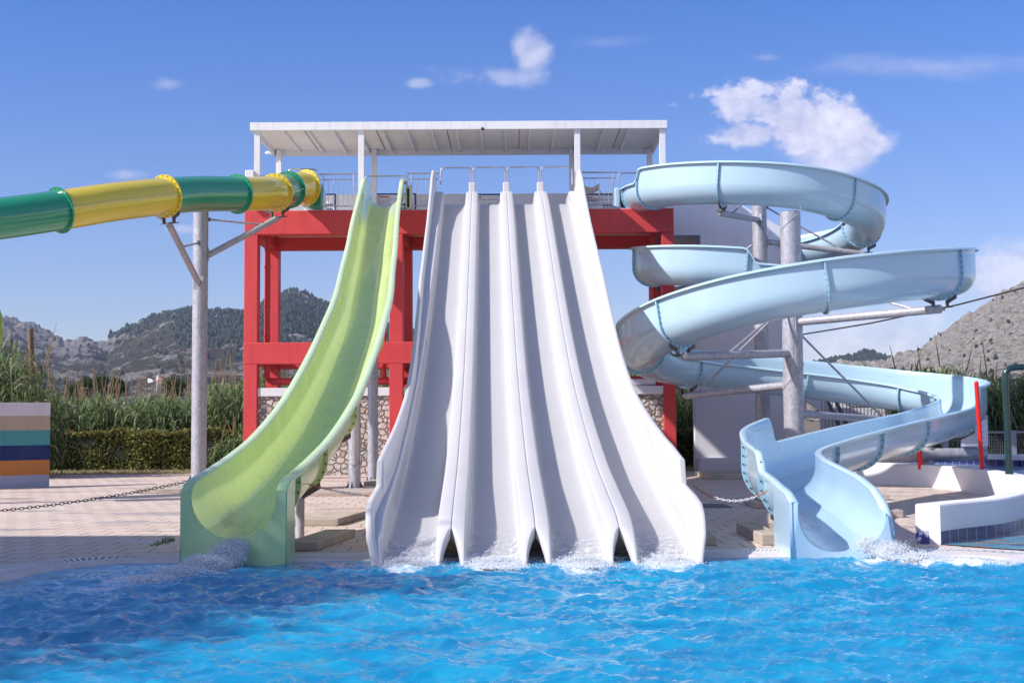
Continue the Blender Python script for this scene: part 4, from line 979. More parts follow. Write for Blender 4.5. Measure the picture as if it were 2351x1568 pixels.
spray('splash', 'white water streaming out of the blue slide to the right', [((4.25,15.75,0.10),(0.22,0.3,0.16),1.6),((4.42,15.4,0.08),(0.26,0.3,0.14),1.6),((4.65,15.2,0.03),(0.4,0.25,0.09),1.3),((5.0,15.0,0.0),(0.5,0.25,0.07),1.0),((5.5,14.85,0.0),(0.6,0.25,0.05),0.6)], n=17000, seed=5, size=(0.003, 0.009))

# ---------------------------------------------------------------- pads and small deck things
def pad(px0, px1, py_front, d_len, h, label, skew=0.0, name='concrete_slab'):
    a = G(px0, py_front); b = G(px1, py_front); m = MB()
    m.prism([(a.x, a.y, 0.003), (b.x, a.y, 0.003), (b.x+skew, a.y+d_len, 0.003), (a.x+skew, a.y+d_len, 0.003)], (0, 0, h))
    return tag(m.build(name, M['pad'], bevel=0.012), label, 'slab')
pad(309, 470, 1133, 3.2, 0.10, 'low concrete base under the tall grey post')
pad(655, 775, 1208, 1.7, 0.11, 'concrete slab on the deck right of the green slide, farther from the pool', 0.25)
pad(652, 728, 1265, 1.9, 0.11, 'concrete slab beside the green slide foot, nearer the pool', 0.25)
pad(700, 862, 1139, 1.3, 0.09, 'long concrete base under the thin post with the strut')
pad(835, 885, 1114, 1.6, 0.09, 'concrete base of the thin post beside the middle red column')
pad(1626, 1745, 1101, 2.4, 0.13, 'wide dark concrete slab in front of the white stair building')
pad(1749, 1800, 1252, 1.9, 0.14, 'concrete slab left of the blue slide foot')
pad(1600, 1647, 1252, 0.9, 0.12, 'small concrete block right of the white slide foot')
pad(1735, 1790, 1168, 1.2, 0.10, 'concrete slab behind the left bend of the blue slide')
pad(1985, 2077, 1189, 1.9, 0.12, 'concrete slab right of the blue slide foot, nearer the pool')
pad(1990, 2044, 1149, 2.2, 0.12, 'concrete slab right of the blue slide foot, nearer the white wall')
a = G(1593, 1166); b = G(1668, 1160); m = MB(); m.box(a.x, b.x, a.y, a.y+1.0, 0.003, 0.012); tag(m.build('drain_cover', M['dark_steel']), 'dark flat drain cover on the deck right of the white slide', 'drain cover')
def weeds():
    r = random.Random(4); m = MB(); a = G(350, 1254); b = G(398, 1240)
    for k in range(60):
        f = r.random(); p = a.lerp(b, f)+Vector((r.gauss(0,0.02), r.gauss(0,0.03), 0)); h = 0.02+0.05*r.random()*(1+f); q = p+Vector((r.gauss(0,0.03), r.gauss(0,0.03), h))
        m.add([p+Vector((-0.008,0,0)), p+Vector((0.008,0,0)), q], [(0,1,2)], 0)
    o = arrmesh('weeds', np.array(m.v), np.array(m.f), M['reed'], tintv=np.full(len(m.v), 0.45)); tag(o, kind='stuff')
weeds()

def chain(pts, label, split=None, r=0.006, ln=0.052):
    """links of a chain along a sagging curve; split = (material, upto fraction) list"""
    q, _, s = catmull(pts, ln*0.78); n = len(q); ms = [M[k] for k, _ in split]; m = MB()
    for i in range(n-1):
        a = Vector(q[i][:3]); b = Vector(q[i+1][:3]); d = (b-a).normalized(); c = (a+b)/2
        sd = d.cross(Vector((0,0,1))).normalized(); up = sd.cross(d)
        if i % 2: sd, up = up, sd
        loop = []
        for k in range(10):
            an = 2*math.pi*k/10; loop.append(c + d*math.cos(an)*ln*0.52 + sd*math.sin(an)*ln*0.26)
        f = i/n; mi = next(j for j, (_, u) in enumerate(split) if f <= u)
        vs = []
        for k in range(10):
            ce = loop[k]; out = (ce-c).normalized()
            for w in range(4):
                an = 2*math.pi*w/4; vs.append(ce + out*math.cos(an)*r + up*math.sin(an)*r)
        m.add(vs, [(k*4+w, k*4+(w+1) % 4, ((k+1) % 10)*4+(w+1) % 4, ((k+1) % 10)*4+w) for k in range(10) for w in range(4)], mi, True)
    return tag(m.build('chain', ms), label, 'chain')
def cpts(P0, P1, sag): return [tuple(Vector(P0).lerp(Vector(P1), f)-Vector((0,0,sag*4*f*(1-f)))) for f in np.linspace(0, 1, 7)]
A0 = P(436, 1104, 17.2); A1 = P(-60, 1177, 16.2)
chain(cpts(A1, A0, 0.05), 'dark chain hanging low across the deck left of the green slide', [('dark_steel', 1.0)], 0.0055, 0.062)
chain(cpts(P(697, 1108, 17.6), P(866, 1139, 17.6), 0.03), 'red and white chain between the green and the white slide', [('chain_red', 0.36), ('chain_white', 0.78), ('chain_red', 1.0)])
chain(cpts(P(1588, 1112, 17.4), P(1762, 1127, 17.0), 0.17), 'red and white chain hanging between the white and the blue slide', [('chain_red', 0.30), ('chain_white', 0.80), ('chain_red', 1.0)])

# ---------------------------------------------------------------- striped wall at left
def striped():
    a = G(113, 1117.5); b = G(-140, 1127); d = (b-a).normalized(); nrm = Vector((d.y, -d.x, 0)); nrm = nrm if nrm.y < 0 else -nrm
    t = thing('striped_wall', 'free standing wall painted in six coloured horizontal stripes', 'wall', a)
    top = P(117, 924, a.y).z; ys = [1117.5, 1089, 1055, 1021, 987, 954, 924]
    zs = [0]+[P(115, y, a.y).z for y in ys[1:]]
    cs = [('lavender', (0.40,0.42,0.60)), ('orange', (0.56,0.21,0.055)), ('navy_stripe', (0.012,0.03,0.14)), ('teal', (0.07,0.30,0.33)), ('sand', (0.46,0.36,0.28)), ('top_white', (0.66,0.62,0.68))]
    for k, (nm, c) in enumerate(cs):
        mt = paint(nm+'_wall_paint', c, 0.75, 0.10, 2.2, 0.35, dirt=tuple(x*0.9 for x in c)); m = MB()
        e = 0.0015*(k % 2)
        m.prism([a-d*e+nrm*(e)+Vector((0,0,zs[k])), b+nrm*(e)+Vector((0,0,zs[k])), b-nrm*0.32+Vector((0,0,zs[k])), a-d*e-nrm*0.32+Vector((0,0,zs[k]))], (0,0,zs[k+1]-zs[k]))
        m.build('stripe', mt, t)
striped()

# ---------------------------------------------------------------- yellow green slide edge at the left border
gx = [P(-62, 640, 26), P(-40, 690, 26), P(-17, 730, 26), P(-17, 770, 26), P(-40, 830, 26), P(-70, 880, 26)]
t = thing('lime_slide', 'yellow green slide tube just showing at the left edge of the photo', 'water slide', gx[2])
m = MB(); q, _, _ = catmull([(p.x-0.15, p.y, p.z) for p in gx], 0.15); m.tube([Vector(v) for v in q], 0.33, 24); m.build('tube', paint('lime_fibreglass', (0.26,0.42,0.02), 0.25, 0.05, 1, 0, coat=0.6), t)
m = MB(); m.cyl((q[-1][0]-0.1, 26.1, 0), (q[-1][0]-0.1, 26.1, q[-1][2]), 0.12, n=16); m.build('support_leg', M['galv'], t)

# ---------------------------------------------------------------- splash pool walls at right
def wall_ring(name, label, pts, w, z0, zt, h, tiles=None, top=True, side=1):
    """curved wall following pts (centre line, xy); tiles = height of the tile band on one side"""
    q, _, s = catmull([(x, y, 0) for x, y in pts], 0.15); d = np.gradient(q[:,:2], axis=0); d /= np.linalg.norm(d, axis=1)[:,None]; n_ = np.stack([-d[:,1], d[:,0]], 1)*side
    t = thing(name, label, 'wall', (q[len(q)//2][0], q[len(q)//2][1], 0))
    prof = [(w/2, z0), (w/2, h-0.02), (w/2-0.02, h), (-w/2+0.02, h), (-w/2, h-0.02), (-w/2, z0)]
    m = MB(); k = len(prof); vs = [(q[i,0]+n_[i,0]*o_, q[i,1]+n_[i,1]*o_, z) for i in range(len(q)) for o_, z in prof]
    m.add(vs, [(i*k+j, i*k+(j+1) % k, (i+1)*k+(j+1) % k, (i+1)*k+j) for i in range(len(q)-1) for j in range(k)], 0, True)
    m.add(vs[:k], [tuple(range(k))], 0); m.add(vs[-k:], [tuple(range(k))], 0); m.build('rendered_wall', M['white_plaster'], t, angle=35)
    if tiles:
        za, zb = tiles; m = MB(); o_ = w/2+0.006; vs = []
        for i in range(len(q)): vs += [(q[i,0]+n_[i,0]*o_, q[i,1]+n_[i,1]*o_, za), (q[i,0]+n_[i,0]*o_, q[i,1]+n_[i,1]*o_, zb)]
        m.add(vs, [(2*i, 2*i+1, 2*i+3, 2*i+2) for i in range(len(q)-1)], 0, False)
        ob = m.build('tile_band', M['tile'], t, fixn=False); uv = ob.data.uv_layers.new(name='run')
        for p in ob.data.polygons:
            for li in p.loop_indices:
                vi = ob.data.loops[li].vertex_index; uv.data[li].uv = (s[min(vi//2, len(s)-1)], 0.02+(0.4 if vi % 2 else 0))
    return t, q, n_
front = [(5.33,17.25),(5.9,17.55),(6.7,18.3),(7.6,19.7),(8.35,21.1),(9.15,23.2),(9.75,25.6),(10.0,28.0),(9.9,30.0),(9.2,31.8),(8.3,32.8),(7.4,33.4)]
q0 = G(2102, 1248.6); q1 = G(2162, 1248.6)
front = [((q0.x+q1.x)/2, q0.y)]+front[1:]
wt, wq, wn_ = wall_ring('curved_bench_wall', 'low white curved wall with blue tiled foot round the deck at right', front, 0.34, 0.0, 0, 0.51, tiles=(0.0, 0.17), side=-1)
m = MB(); m.box(q0.x+0.004, q1.x-0.004, q0.y-0.012, q0.y-0.002, 0.004, 0.17); 
o = m.build('worn_tile_panel', M['worn_tile'], wt); o['label'] = 'worn peeling blue and white end panel'
# raised pool water behind the wall, shallow front pool
rp = [(wq[i][0]+wn_[i][0]*0.16, wq[i][1]+wn_[i][1]*0.16) for i in range(0, len(wq), 3) if wq[i][1] > 22.5 or True]
def mk_rwater(name, c1, c2, orange=False):
    m, nt, N, L, b = newmat(name); n = tex(nt, 'ShaderNodeTexNoise', 1.1, objco(nt, (1,2.2,1)), Detail=4.0).outputs[0]
    c = ramp(nt, n, [(0.4, c1), (0.6, c2)])
    if orange:
        n2_ = tex(nt, 'ShaderNodeTexNoise', 0.9, objco(nt, (1,2.6,1), loc=(4.4,1.3,0)), Detail=5.0).outputs[0]
        c = mix(nt, ramp(nt, n2_, [(0.54,(0,0,0)),(0.58,(1,1,1))]), c, (0.42,0.24,0.12))
        n3_ = tex(nt, 'ShaderNodeTexNoise', 0.8, objco(nt, (1,2.6,1), loc=(9.4,7.3,0)), Detail=5.0).outputs[0]
        c = mix(nt, ramp(nt, n3_, [(0.56,(0,0,0)),(0.60,(1,1,1))]), c, (0.02,0.04,0.20))
    L.new(c, b.inputs['Base Color']); b.inputs['Roughness'].default_value = 0.06; b.inputs['IOR'].default_value = 1.333
    h = tex(nt, 'ShaderNodeTexNoise', 5, objco(nt, (1,1.6,1)), Detail=6.0).outputs[0]; L.new(bump(nt, h, 0.5, 0.06), b.inputs['Normal']); return m
bm = bmesh.new(); pl = [(wq[i][0]+wn_[i][0]*0.10, wq[i][1]+wn_[i][1]*0.10, 0.455) for i in range(0, len(wq), 2) if wq[i][1] > 22.0] + [(8.6, 33.3, 0.455), (8.6, 35.6, 0.455), (10.5, 35.0, 0.455), (20, 33.5, 0.455), (24, 22.0, 0.455)]
f = bm.faces.new([bm.verts.new(p) for p in pl]); bmesh.ops.triangulate(bm, faces=[f]); me = bpy.data.meshes.new('raised_pool_water'); bm.to_mesh(me); bm.free()
me.materials.append(mk_rwater('raised_pool_water', (0.06,0.14,0.30), (0.20,0.32,0.48))); o = bpy.data.objects.new('raised_pool_water', me); COL.objects.link(o); tag(o, kind='structure')
bm = bmesh.new(); pl = [(wq[i][0]+wn_[i][0]*0.10, wq[i][1]+wn_[i][1]*0.10, 0.014) for i in range(0, len(wq), 2) if wq[i][1] <= 24.5] + [(24, 24.5, 0.014), (24, 15.5, 0.014), (9.4,15.5,0.014)] + [(p[0],p[1],0.014) for p in edge_off(0.75, 0)[::-2] if p[1] > 14.6 and p[0] > (q1.x+0.02)]
f = bm.faces.new([bm.verts.new(p) for p in pl]); bmesh.ops.triangulate(bm, faces=[f]); me = bpy.data.meshes.new('shallow_pool_water'); bm.to_mesh(me); bm.free()
me.materials.append(mk_rwater('shallow_pool_water', (0.06,0.26,0.42), (0.16,0.38,0.48), True)); o = bpy.data.objects.new('shallow_pool_water', me); COL.objects.link(o); tag(o, kind='structure')
back = [(8.5,35.75),(9.3,35.55),(10.1,35.2),(11.3,33.3),(12.3,31.2),(14.0,29.6),(18.0,28.2),(23.0,26.8)]
wall_ring('rear_pool_wall', 'low white wall with cobalt tile band behind the raised splash pool', back, 0.40, 0.30, 0, 0.70, tiles=(0.44, 0.585), side=-1)
m = MB(); m.box(8.2, 9.6, 33.9, 34.4, 0.456, 0.72); tag(m.build('white_step', M['white_plaster'], bevel=0.01), 'low white step block beside the raised pool under the blue slide', 'step')
a = G(2256, 1083, 0.455); b = Vector((P(2241.5, 880, a.y-0.1).x, a.y-0.1, P(2244, 880, a.y).z)); t = thing('red_post', 'tall thin bright red post leaning left in the raised pool', 'post', a, 'red posts in the raised pool')
m = MB(); m.cyl((a.x, a.y, 0.40), b, 0.046, n=16); m.build('shaft', M['bright_red'], t); m = MB(); m.ball(b, 0.05, n=5); m.build('cap', M['bright_red'], t)
a = G(2114, 1072, 0.455); t = thing('red_post', 'short bright red post under the blue slide', 'post', a, 'red posts in the raised pool')
m = MB(); m.cyl((a.x, a.y, 0.40), (a.x-0.05, a.y, 1.25), 0.062, n=16); m.build('shaft', M['bright_red'], t); m = MB(); m.ball((a.x-0.05, a.y, 1.25), 0.062, n=5); m.build('cap', M['bright_red'], t)
a = G(2317.5, 1093, 0.47); zt = P(2308, 844, a.y).z; xt = P(2308, 844, a.y).x; t = thing('water_pipe', 'dark green pipe rising from the wall and bending right at the top', 'pipe', a)
q, _, _ = catmull([(a.x, a.y, 0.44), (a.x+(xt-a.x)*0.5, a.y, zt*0.5), (xt, a.y, zt-0.22), (xt+0.03, a.y, zt-0.07), (xt+0.16, a.y, zt), (xt+0.6, a.y, zt+0.01), (xt+2.2, a.y, zt+0.03)], 0.04)
m = MB(); m.tube([Vector(v) for v in q], 0.062, 16); m.build('pipe', M['dark_green'], t)
m = MB(); m.cyl((a.x, a.y, 0.43), (a.x, a.y, 0.56), 0.078, n=16); m.build('collar', M['dark_green'], t)
m = MB(); m.cyl((xt+2.2, a.y, zt+0.03), (xt+2.2, a.y, 0.4), 0.062, n=16); m.build('far_leg', M['dark_green'], t)
a = G(2021, 1066, 0.455); m = MB(); m.box(a.x-0.04, a.x+0.04, a.y, a.y+0.05, 0.40, 1.2); tag(m.build('white_post', M['white_plaster']), 'thin white post standing at the raised pool left of the short red post', 'post')
# rules sign
sa = P(2207, 1026, 33.0); sb = P(2268, 953, 33.0); t = thing('rules_sign', 'white waterslide rules sign on a post behind the splash pool', 'sign', (sb.x-0.1, 33.05, 0.7))
m = MB(); m.box(sa.x, sb.x, 33.0, 33.03, sa.z, sb.z); m.build('frame', paint('lilac_frame', (0.35,0.33,0.6), 0.5, 0.05, 4, 0), t)
m = MB(); m.box(sa.x+0.02, sb.x-0.02, 32.992, 32.9985, sa.z+0.02, sb.z-0.02); m.build('panel', M['white_paint'], t)
m = MB(); r = random.Random(9); z = sb.z-0.17
while z > sa.z+0.06:
    x = sa.x+0.05; xe = sa.x+(sb.x-sa.x)*(0.55+0.38*r.random())
    while x < xe: l = 0.02+0.05*r.random(); m.box(x, min(x+l, sb.x-0.05), 32.986, 32.991, z, z+0.014); x += l+0.012
    z -= 0.036
m.build('print', M['greyprint'], t)
m = MB(); m.box(sb.x-0.12, sb.x-0.04, 33.035, 33.08, 0.68, sb.z-0.1); m.build('post', M['white_plaster'], t)
def text(body, size, loc, mat, parent, name):
    cu = bpy.data.curves.new(name, 'FONT'); cu.body = body; cu.size = size; cu.extrude = 0.002; cu.align_x = 'CENTER'; cu.align_y = 'CENTER'
    o = bpy.data.objects.new(name+'_curve', cu); COL.objects.link(o); bpy.context.view_layer.update()
    me = bpy.data.meshes.new_from_object(o.evaluated_get(bpy.context.evaluated_depsgraph_get())); bpy.data.objects.remove(o)
    me.transform(Matrix.Translation(loc) @ Matrix.Rotation(math.pi/2, 4, 'X')); me.materials.clear(); me.materials.append(mat)
    ob = bpy.data.objects.new(name, me); COL.objects.link(ob); adopt(ob, parent); return ob
text('WATERSLIDE RULES', 0.072, ((sa.x+sb.x)/2, 32.985, sb.z-0.085), M['redprint'], t, 'title')

# grey mesh fence behind
def fence():
    y = 37.2; t = thing('mesh_fence', 'grey metal mesh fence in front of the reeds at right', 'fence', (14, y, 0)); x0 = 11.2; x1 = 22.0
    z1 = P(2300, 990, y).z
    for z in (z1, 0.55): m = MB(); m.box(x0, x1, y-0.025, y+0.025, z-0.05, z); m.build('rail', M['grey_fence'], t)
    x = P(2262-1.2*78, 1000, y).x
    for px in (2170, 2250, 2326, 2450): x = P(px, 1000, y).x; m = MB(); m.box(x-0.075, x+0.075, y-0.05, y+0.05, 0, z1+0.02); m.build('post', M['grey_fence'], t)
    m = MB()
    for i in range(int((x1-x0)/0.06)): m.box(x0+i*0.06-0.0025, x0+i*0.06+0.0025, y-0.003, y+0.003, 0.5, z1-0.05)
    for i in range(9): m.box(x0, x1, y-0.006, y-0.0035, 0.6+i*0.09, 0.604+i*0.09)
    m.build('mesh', M['grey_fence'], t)
fence()

# ---------------------------------------------------------------- white stair building right of the tower
SB = thing('stair_building', 'white rendered stair building with sloping top beside the red tower', 'building', (7.0, 41, 0))
def Q(px, py, d=40.6): p = P(px, py, d); return (p.x, p.z)
yb = 40.6
wall = [Q(1596,1084), Q(1838,1085), Q(1838,548), Q(1652,441), Q(1546,441), Q(1546,540), Q(1608,540), Q(1608,700), Q(1596,830)]
wall[0] = (wall[0][0], 0.0); wall[1] = (wall[1][0], 0.0)
m = MB(); m.prism([(x, yb, z) for x, z in wall], (0, 0.28, 0)); m.build('wall', M['white_plaster'], SB)
m = MB(); m.prism([(x, yb+2.3, z) for x, z in wall[1:5]+[Q(1546,560), Q(1608,575), Q(1700,640), Q(1700,1084)]], (0, 0.25, 0)); m.build('rear_wall', M['white_plaster'], SB)
a = Q(1546, 540); b = Q(1608, 540)
m = MB(); m.prism([(a[0], yb+0.285, a[1]-0.0), (b[0], yb+0.285, a[1]-0.0), (b[0], yb+0.285, a[1]+0.2), (a[0], yb+0.285, a[1]+0.2)], (0, 2.0, 0)); m.build('landing_soffit', M['white_plaster'], SB)
m = MB(); m.box(b[0]+0.002, b[0]+0.22, yb+0.29, yb+2.28, 0.0, a[1]-0.004); m.build('side_wall', M['white_plaster'], SB)
m = MB(); a = Q(1598, 1050); b = Q(1840, 1050); m.box(a[0], b[0], yb-0.75, yb-0.003, 0, P(1650, 1052, yb-0.75).z); m.build('base_ledge', M['white_plaster'], SB, bevel=0.02)
m = MB(); a = Q(1838, 548); b_ = Q(2090, 1000)
m.prism([(Q(1842,900)[0], yb, 2.2), (Q(1842,900)[0], yb, 2.9), (12.5, yb, 0.6), (12.5, yb, 0.0)], (0,0.2,0)); m.build('stair_parapet', M['white_plaster'], SB)
m = MB(); m.box(9.2, 12.2, 39.0, 39.2, 0, 1.9); m.build('landing_wall', M['white_plaster'], SB)
t = thing('stair_railing', 'grey stair railing with upright bars behind the front steel post', 'railing', (9.6, 38.8, 0))
for k in range(22):
    x = Q(1868, 0, 38.8)[0]+k*0.105; m = MB(); m.cyl((x, 38.8, 0.2), (x, 38.8, 2.15-0.015*k), 0.014, n=6); m.build('baluster', M['grey_fence'], t)
x0 = Q(1862, 0, 38.8)[0]; m = MB(); m.cyl((x0, 38.8, 2.17), (x0+2.5, 38.8, 1.82), 0.03, n=8); m.cyl((x0, 38.8, 0.2), (x0+2.5, 38.8, 0.2), 0.025, n=8); m.build('handrail', M['grey_fence'], t)
t = thing('steel_struts', 'pair of dark slanted steel struts beside the stair railing', 'strut', (10.4, 38.3, 0))
for px in (1893, 1912):
    p = P(px, 905, 38.3); q = P(px+38, 980, 38.3); m = MB(); m.cyl((p.x, 38.3, p.z), (q.x+0.55, 38.3, 0), 0.055, n=10); m.build('strut', M['dark_steel'], t)

# ---------------------------------------------------------------- off-frame block, added and shaped to cast the shade on the pool
def bar():
    t = thing('shade_block', 'plain white two storey block added out of frame to shade the pool', 'building', (-16, 9, 0))
    pl = [(-14.0,14.8),(-25,14.8),(-25,2.0),(-14.6,2.0),(-13.6,6.1),(-13.2,9.9)]
    m = MB(); m.prism([(x, y, 0) for x, y in pl], (0,0,7.75)); m.build('wall', M['white_plaster'], t)
    cx_, cy_ = -17, 9; m = MB(); m.prism([(cx_+(x-cx_)*1.02, cy_+(y-cy_)*1.02, 7.752) for x, y in pl], (0,0,0.25)); m.build('roof', M['white_plaster'], t)
    for i, fr in ((5, (0.25,0.6)), (4, (0.5,)), (3, (0.5,))):
        a = Vector((*pl[i], 0)); b = Vector((*pl[(i+1) % 6], 0)); d = (b-a).normalized(); n_ = Vector((d.y, -d.x, 0)); n_ = n_ if n_.dot(Vector((cx_, cy_, 0))-a) < 0 else -n_
        for f in fr:
            for z in (1.7, 5.3):
                c = a.lerp(b, f)+Vector((0,0,z)); q = MB(); q.obox(c+n_*0.03, d*0.6, n_*0.028, (0,0,0.7)); fo = q.build('window', M['grey_fence'], t)
                q = MB(); q.obox(c+n_*0.064, d*0.52, n_*0.004, (0,0,0.62)); q.build('pane', M['black'], fo)
bar()

# ---------------------------------------------------------------- vegetation
def blades(name, stalks, mat, leaves=12, seed=1, llen=0.5, lw=0.035, plume=0.3, parent=None):
    """stalks: (x, y, height). Leafy canes: bent strips spread up each cane, some with a plume"""
    r = np.random.default_rng(seed); S_ = np.array(stalks); n = len(S_)
    V_ = []; F_ = []; T_ = []; base = 0
    lean = r.normal(size=(n,2))*0.07; tintc = r.random(n)
    # leaves
    k = leaves; N_ = n*k
    si = np.repeat(np.arange(n), k); f = (0.12+0.88*(np.tile(np.arange(k), n)+r.random(N_))/k)
    h = S_[si,2]; bx_ = S_[si,0]+lean[si,0]*h*f*f; by_ = S_[si,1]+lean[si,1]*h*f*f; bz_ = h*f*0.97
    an = r.random(N_)*2*np.pi; L_ = llen*(0.7+0.6*r.random(N_))*(1.15-0.45*f); up = 0.55+0.5*r.random(N_)+0.5*(f > 0.9)
    dx, dy = np.cos(an), np.sin(an); sx_, sy_ = -dy, dx; droop = 0.5+0.7*r.random(N_)
    P0 = np.stack([bx_, by_, bz_], 1)
    P1 = P0+np.stack([dx*L_*0.42, dy*L_*0.42, L_*0.5*up], 1)
    P2 = P0+np.stack([dx*L_*0.85, dy*L_*0.85, L_*(0.62*up-0.22*droop)], 1)
    P3 = P0+np.stack([dx*L_*1.12, dy*L_*1.12, L_*(0.5*up-0.62*droop)], 1)
    wv = np.stack([sx_, sy_, r.normal(size=N_)*0.3], 1)*lw*0.5
    V_ = np.stack([P0-wv*0.7, P0+wv*0.7, P1-wv, P1+wv, P2-wv*0.7, P2+wv*0.7, P3-wv*0.06, P3+wv*0.06], 1).reshape(-1,3)
    b = 8*np.arange(N_)[:,None]; F_ = np.concatenate([b+np.array([[0,1,3,2]]), b+np.array([[2,3,5,4]]), b+np.array([[4,5,7,6]])], 0)
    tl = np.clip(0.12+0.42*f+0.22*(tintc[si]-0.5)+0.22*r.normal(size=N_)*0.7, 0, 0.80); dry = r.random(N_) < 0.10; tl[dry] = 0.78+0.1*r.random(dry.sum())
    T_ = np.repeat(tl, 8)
    # canes
    for j in range(n):
        pass
    cw_ = 0.012; top = np.stack([S_[:,0]+lean[:,0]*S_[:,2], S_[:,1]+lean[:,1]*S_[:,2], S_[:,2]], 1); bot = np.stack([S_[:,0], S_[:,1], np.zeros(n)], 1)
    e = np.array([[cw_,0,0]]); CV = np.stack([bot-e, bot+e, top+e*0.5, top-e*0.5], 1).reshape(-1,3); cb = len(V_)+4*np.arange(n)[:,None]
    V_ = np.concatenate([V_, CV]); F_ = np.concatenate([F_, cb+np.array([[0,1,2,3]])]); T_ = np.concatenate([T_, np.full(4*n, 0.72)])
    # plumes
    pm = np.where(r.random(n) < plume)[0]; m_ = len(pm)
    if m_:
        ll = 0.6+0.75*r.random(m_); dirx = lean[pm]*1.8+r.normal(size=(m_,2))*0.10; tp_ = top[pm]
        def at(f_): return tp_+np.stack([dirx[:,0]*ll*f_, dirx[:,1]*ll*f_, ll*f_*0.98], 1)
        wq_ = np.array([[1,0,0]]); wr = np.array([[0,1,0]]); vs = []
        q0_, q1_, q2_, q3_ = at(0.15), at(0.5), at(0.8), at(1.25)
        for ax in (wq_, wr): vs.append(np.stack([q0_-ax*0.008, q0_+ax*0.008, q1_-ax*0.022, q1_+ax*0.022, q2_-ax*0.018, q2_+ax*0.018, q3_-ax*0.004, q3_+ax*0.004], 1).reshape(-1,3))
        for v in vs:
            b = len(V_)+8*np.arange(m_)[:,None]; V_ = np.concatenate([V_, v]); F_ = np.concatenate([F_, b+np.array([[0,1,3,2]]), b+np.array([[2,3,5,4]]), b+np.array([[4,5,7,6]])]); T_ = np.concatenate([T_, np.full(len(v), 0.97)])
    return arrmesh(name, V_, F_, mat, parent=parent, tintv=T_)
def bed(x0, x1, y0, y1, n, hfun, seed):
    r = np.random.default_rng(seed); x = x0+(x1-x0)*r.random(n); y = y0+(y1-y0)*r.random(n)**1.3
    return [(a, b, hfun(a, b)*(0.80+0.24*c)) for a, b, c in zip(x, y, r.random(n))]
def hleft(x, y):
    px = 1175+x/y*3000; top = np.interp(px, [-100,0,100,180,300,420,470,520,560,640,760,1000], [850,868,893,905,905,905,885,868,862,862,862,862]) + 6*math.sin(px*0.05)
    return 1.40+(960-top)*y/3000
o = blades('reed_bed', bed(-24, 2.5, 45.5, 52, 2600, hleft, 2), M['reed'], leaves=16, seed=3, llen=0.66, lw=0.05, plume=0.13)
tag(o, 'dense green giant reeds with tan plumes behind the hedge at left', 'reeds', kind='stuff')
def hclump(x, y):
    px = 1175+x/y*3000; top = np.interp(px, [-120,0,40,75,95], [760,785,800,840,900]); return 1.65+(960-top)*y/3000
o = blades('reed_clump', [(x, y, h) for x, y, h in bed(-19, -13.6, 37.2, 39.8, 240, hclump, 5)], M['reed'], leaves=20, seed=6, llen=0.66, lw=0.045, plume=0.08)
tag(o, 'tall dark reed clump with plumes rising behind the striped wall', 'reeds', kind='stuff')
def hright(x, y):
    px = 1175+x/y*3000; top = np.interp(px, [2020,2090,2150,2230,2300,2400,2700], [880,838,842,862,868,865,860]) + 7*math.sin(px*0.06); return 1.22+(960-top)*y/3000
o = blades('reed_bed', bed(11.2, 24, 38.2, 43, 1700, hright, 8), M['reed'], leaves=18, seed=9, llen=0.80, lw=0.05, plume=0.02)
tag(o, 'dense bright green giant reeds behind the mesh fence at right', 'reeds', kind='stuff')
o = blades('reed_bed', bed(2.5, 8.5, 46, 51, 520, lambda x, y: 1.65+(960-(868+6*math.sin(x*3)))*y/3000, 11), M['reed'], leaves=15, seed=12, llen=0.6, plume=0.12)
tag(o, 'giant reeds showing between the red tower and the white stair building', 'reeds', kind='stuff')

def leafbox(name, x0, x1, y0, y1, z1, n, seed, parent, mat, size=0.055, z0=0.05):
    r = np.random.default_rng(seed)
    X = x0+(x1-x0)*r.random(n); u = r.random(n); Yf = np.where(u < 0.68, y0+0.10*np.abs(r.normal(size=n)), y0+(y1-y0)*r.random(n)); Z = np.where(u < 0.68, z0+(z1-z0)*r.random(n), z1+0.04*r.normal(size=n))
    bulge = 0.06*np.sin(X*1.7)+0.05*np.sin(X*4.3+1)+0.05*np.sin(Z*5+X*2.0); Yf = Yf+np.where(u < 0.68, bulge, 0); Z = Z+np.where(u >= 0.68, 0.05*np.sin(X*2.3)+0.03*np.sin(X*6.1), 0)
    C0 = np.stack([X, Yf, Z], 1); a = r.normal(size=(n,3)); a /= np.linalg.norm(a, axis=1)[:,None]; b = r.normal(size=(n,3)); b -= (b*a).sum(1)[:,None]*a; b /= np.linalg.norm(b, axis=1)[:,None]
    s_ = size*(0.6+0.8*r.random(n))[:,None]; V_ = np.stack([C0-a*s_, C0-b*s_*0.5, C0+a*s_, C0+b*s_*0.5], 1).reshape(-1,3)
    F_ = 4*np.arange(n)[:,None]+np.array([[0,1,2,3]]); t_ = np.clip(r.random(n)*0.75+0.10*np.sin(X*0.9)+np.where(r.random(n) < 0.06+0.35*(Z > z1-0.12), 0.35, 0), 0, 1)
    return arrmesh(name, V_, F_, mat, parent=parent, tintv=np.repeat(t_, 4))
H1 = thing('hedge', 'clipped hedge with reddish new leaves below the left reeds', 'hedge', (-12, 43.9, 0))
m = MB(); m.box(-26, -7.0, 43.85, 44.7, 0, 1.16); m.build('shade_core', M['shade'], H1)
leafbox('leaves', -26, -7.2, 43.75, 44.75, 1.24, 52000, 21, H1, M['hedge'])
H2 = thing('hedge', 'dark shaded hedge between the red tower and the white building', 'hedge', (5.6, 43.9, 0))
m = MB(); m.box(-6.0, 8.5, 43.9, 44.7, 0, 1.0); m.build('shade_core', M['shade'], H2)
leafbox('leaves', 4.5, 7.4, 43.75, 44.7, 1.15, 8000, 22, H2, M['hedge'])
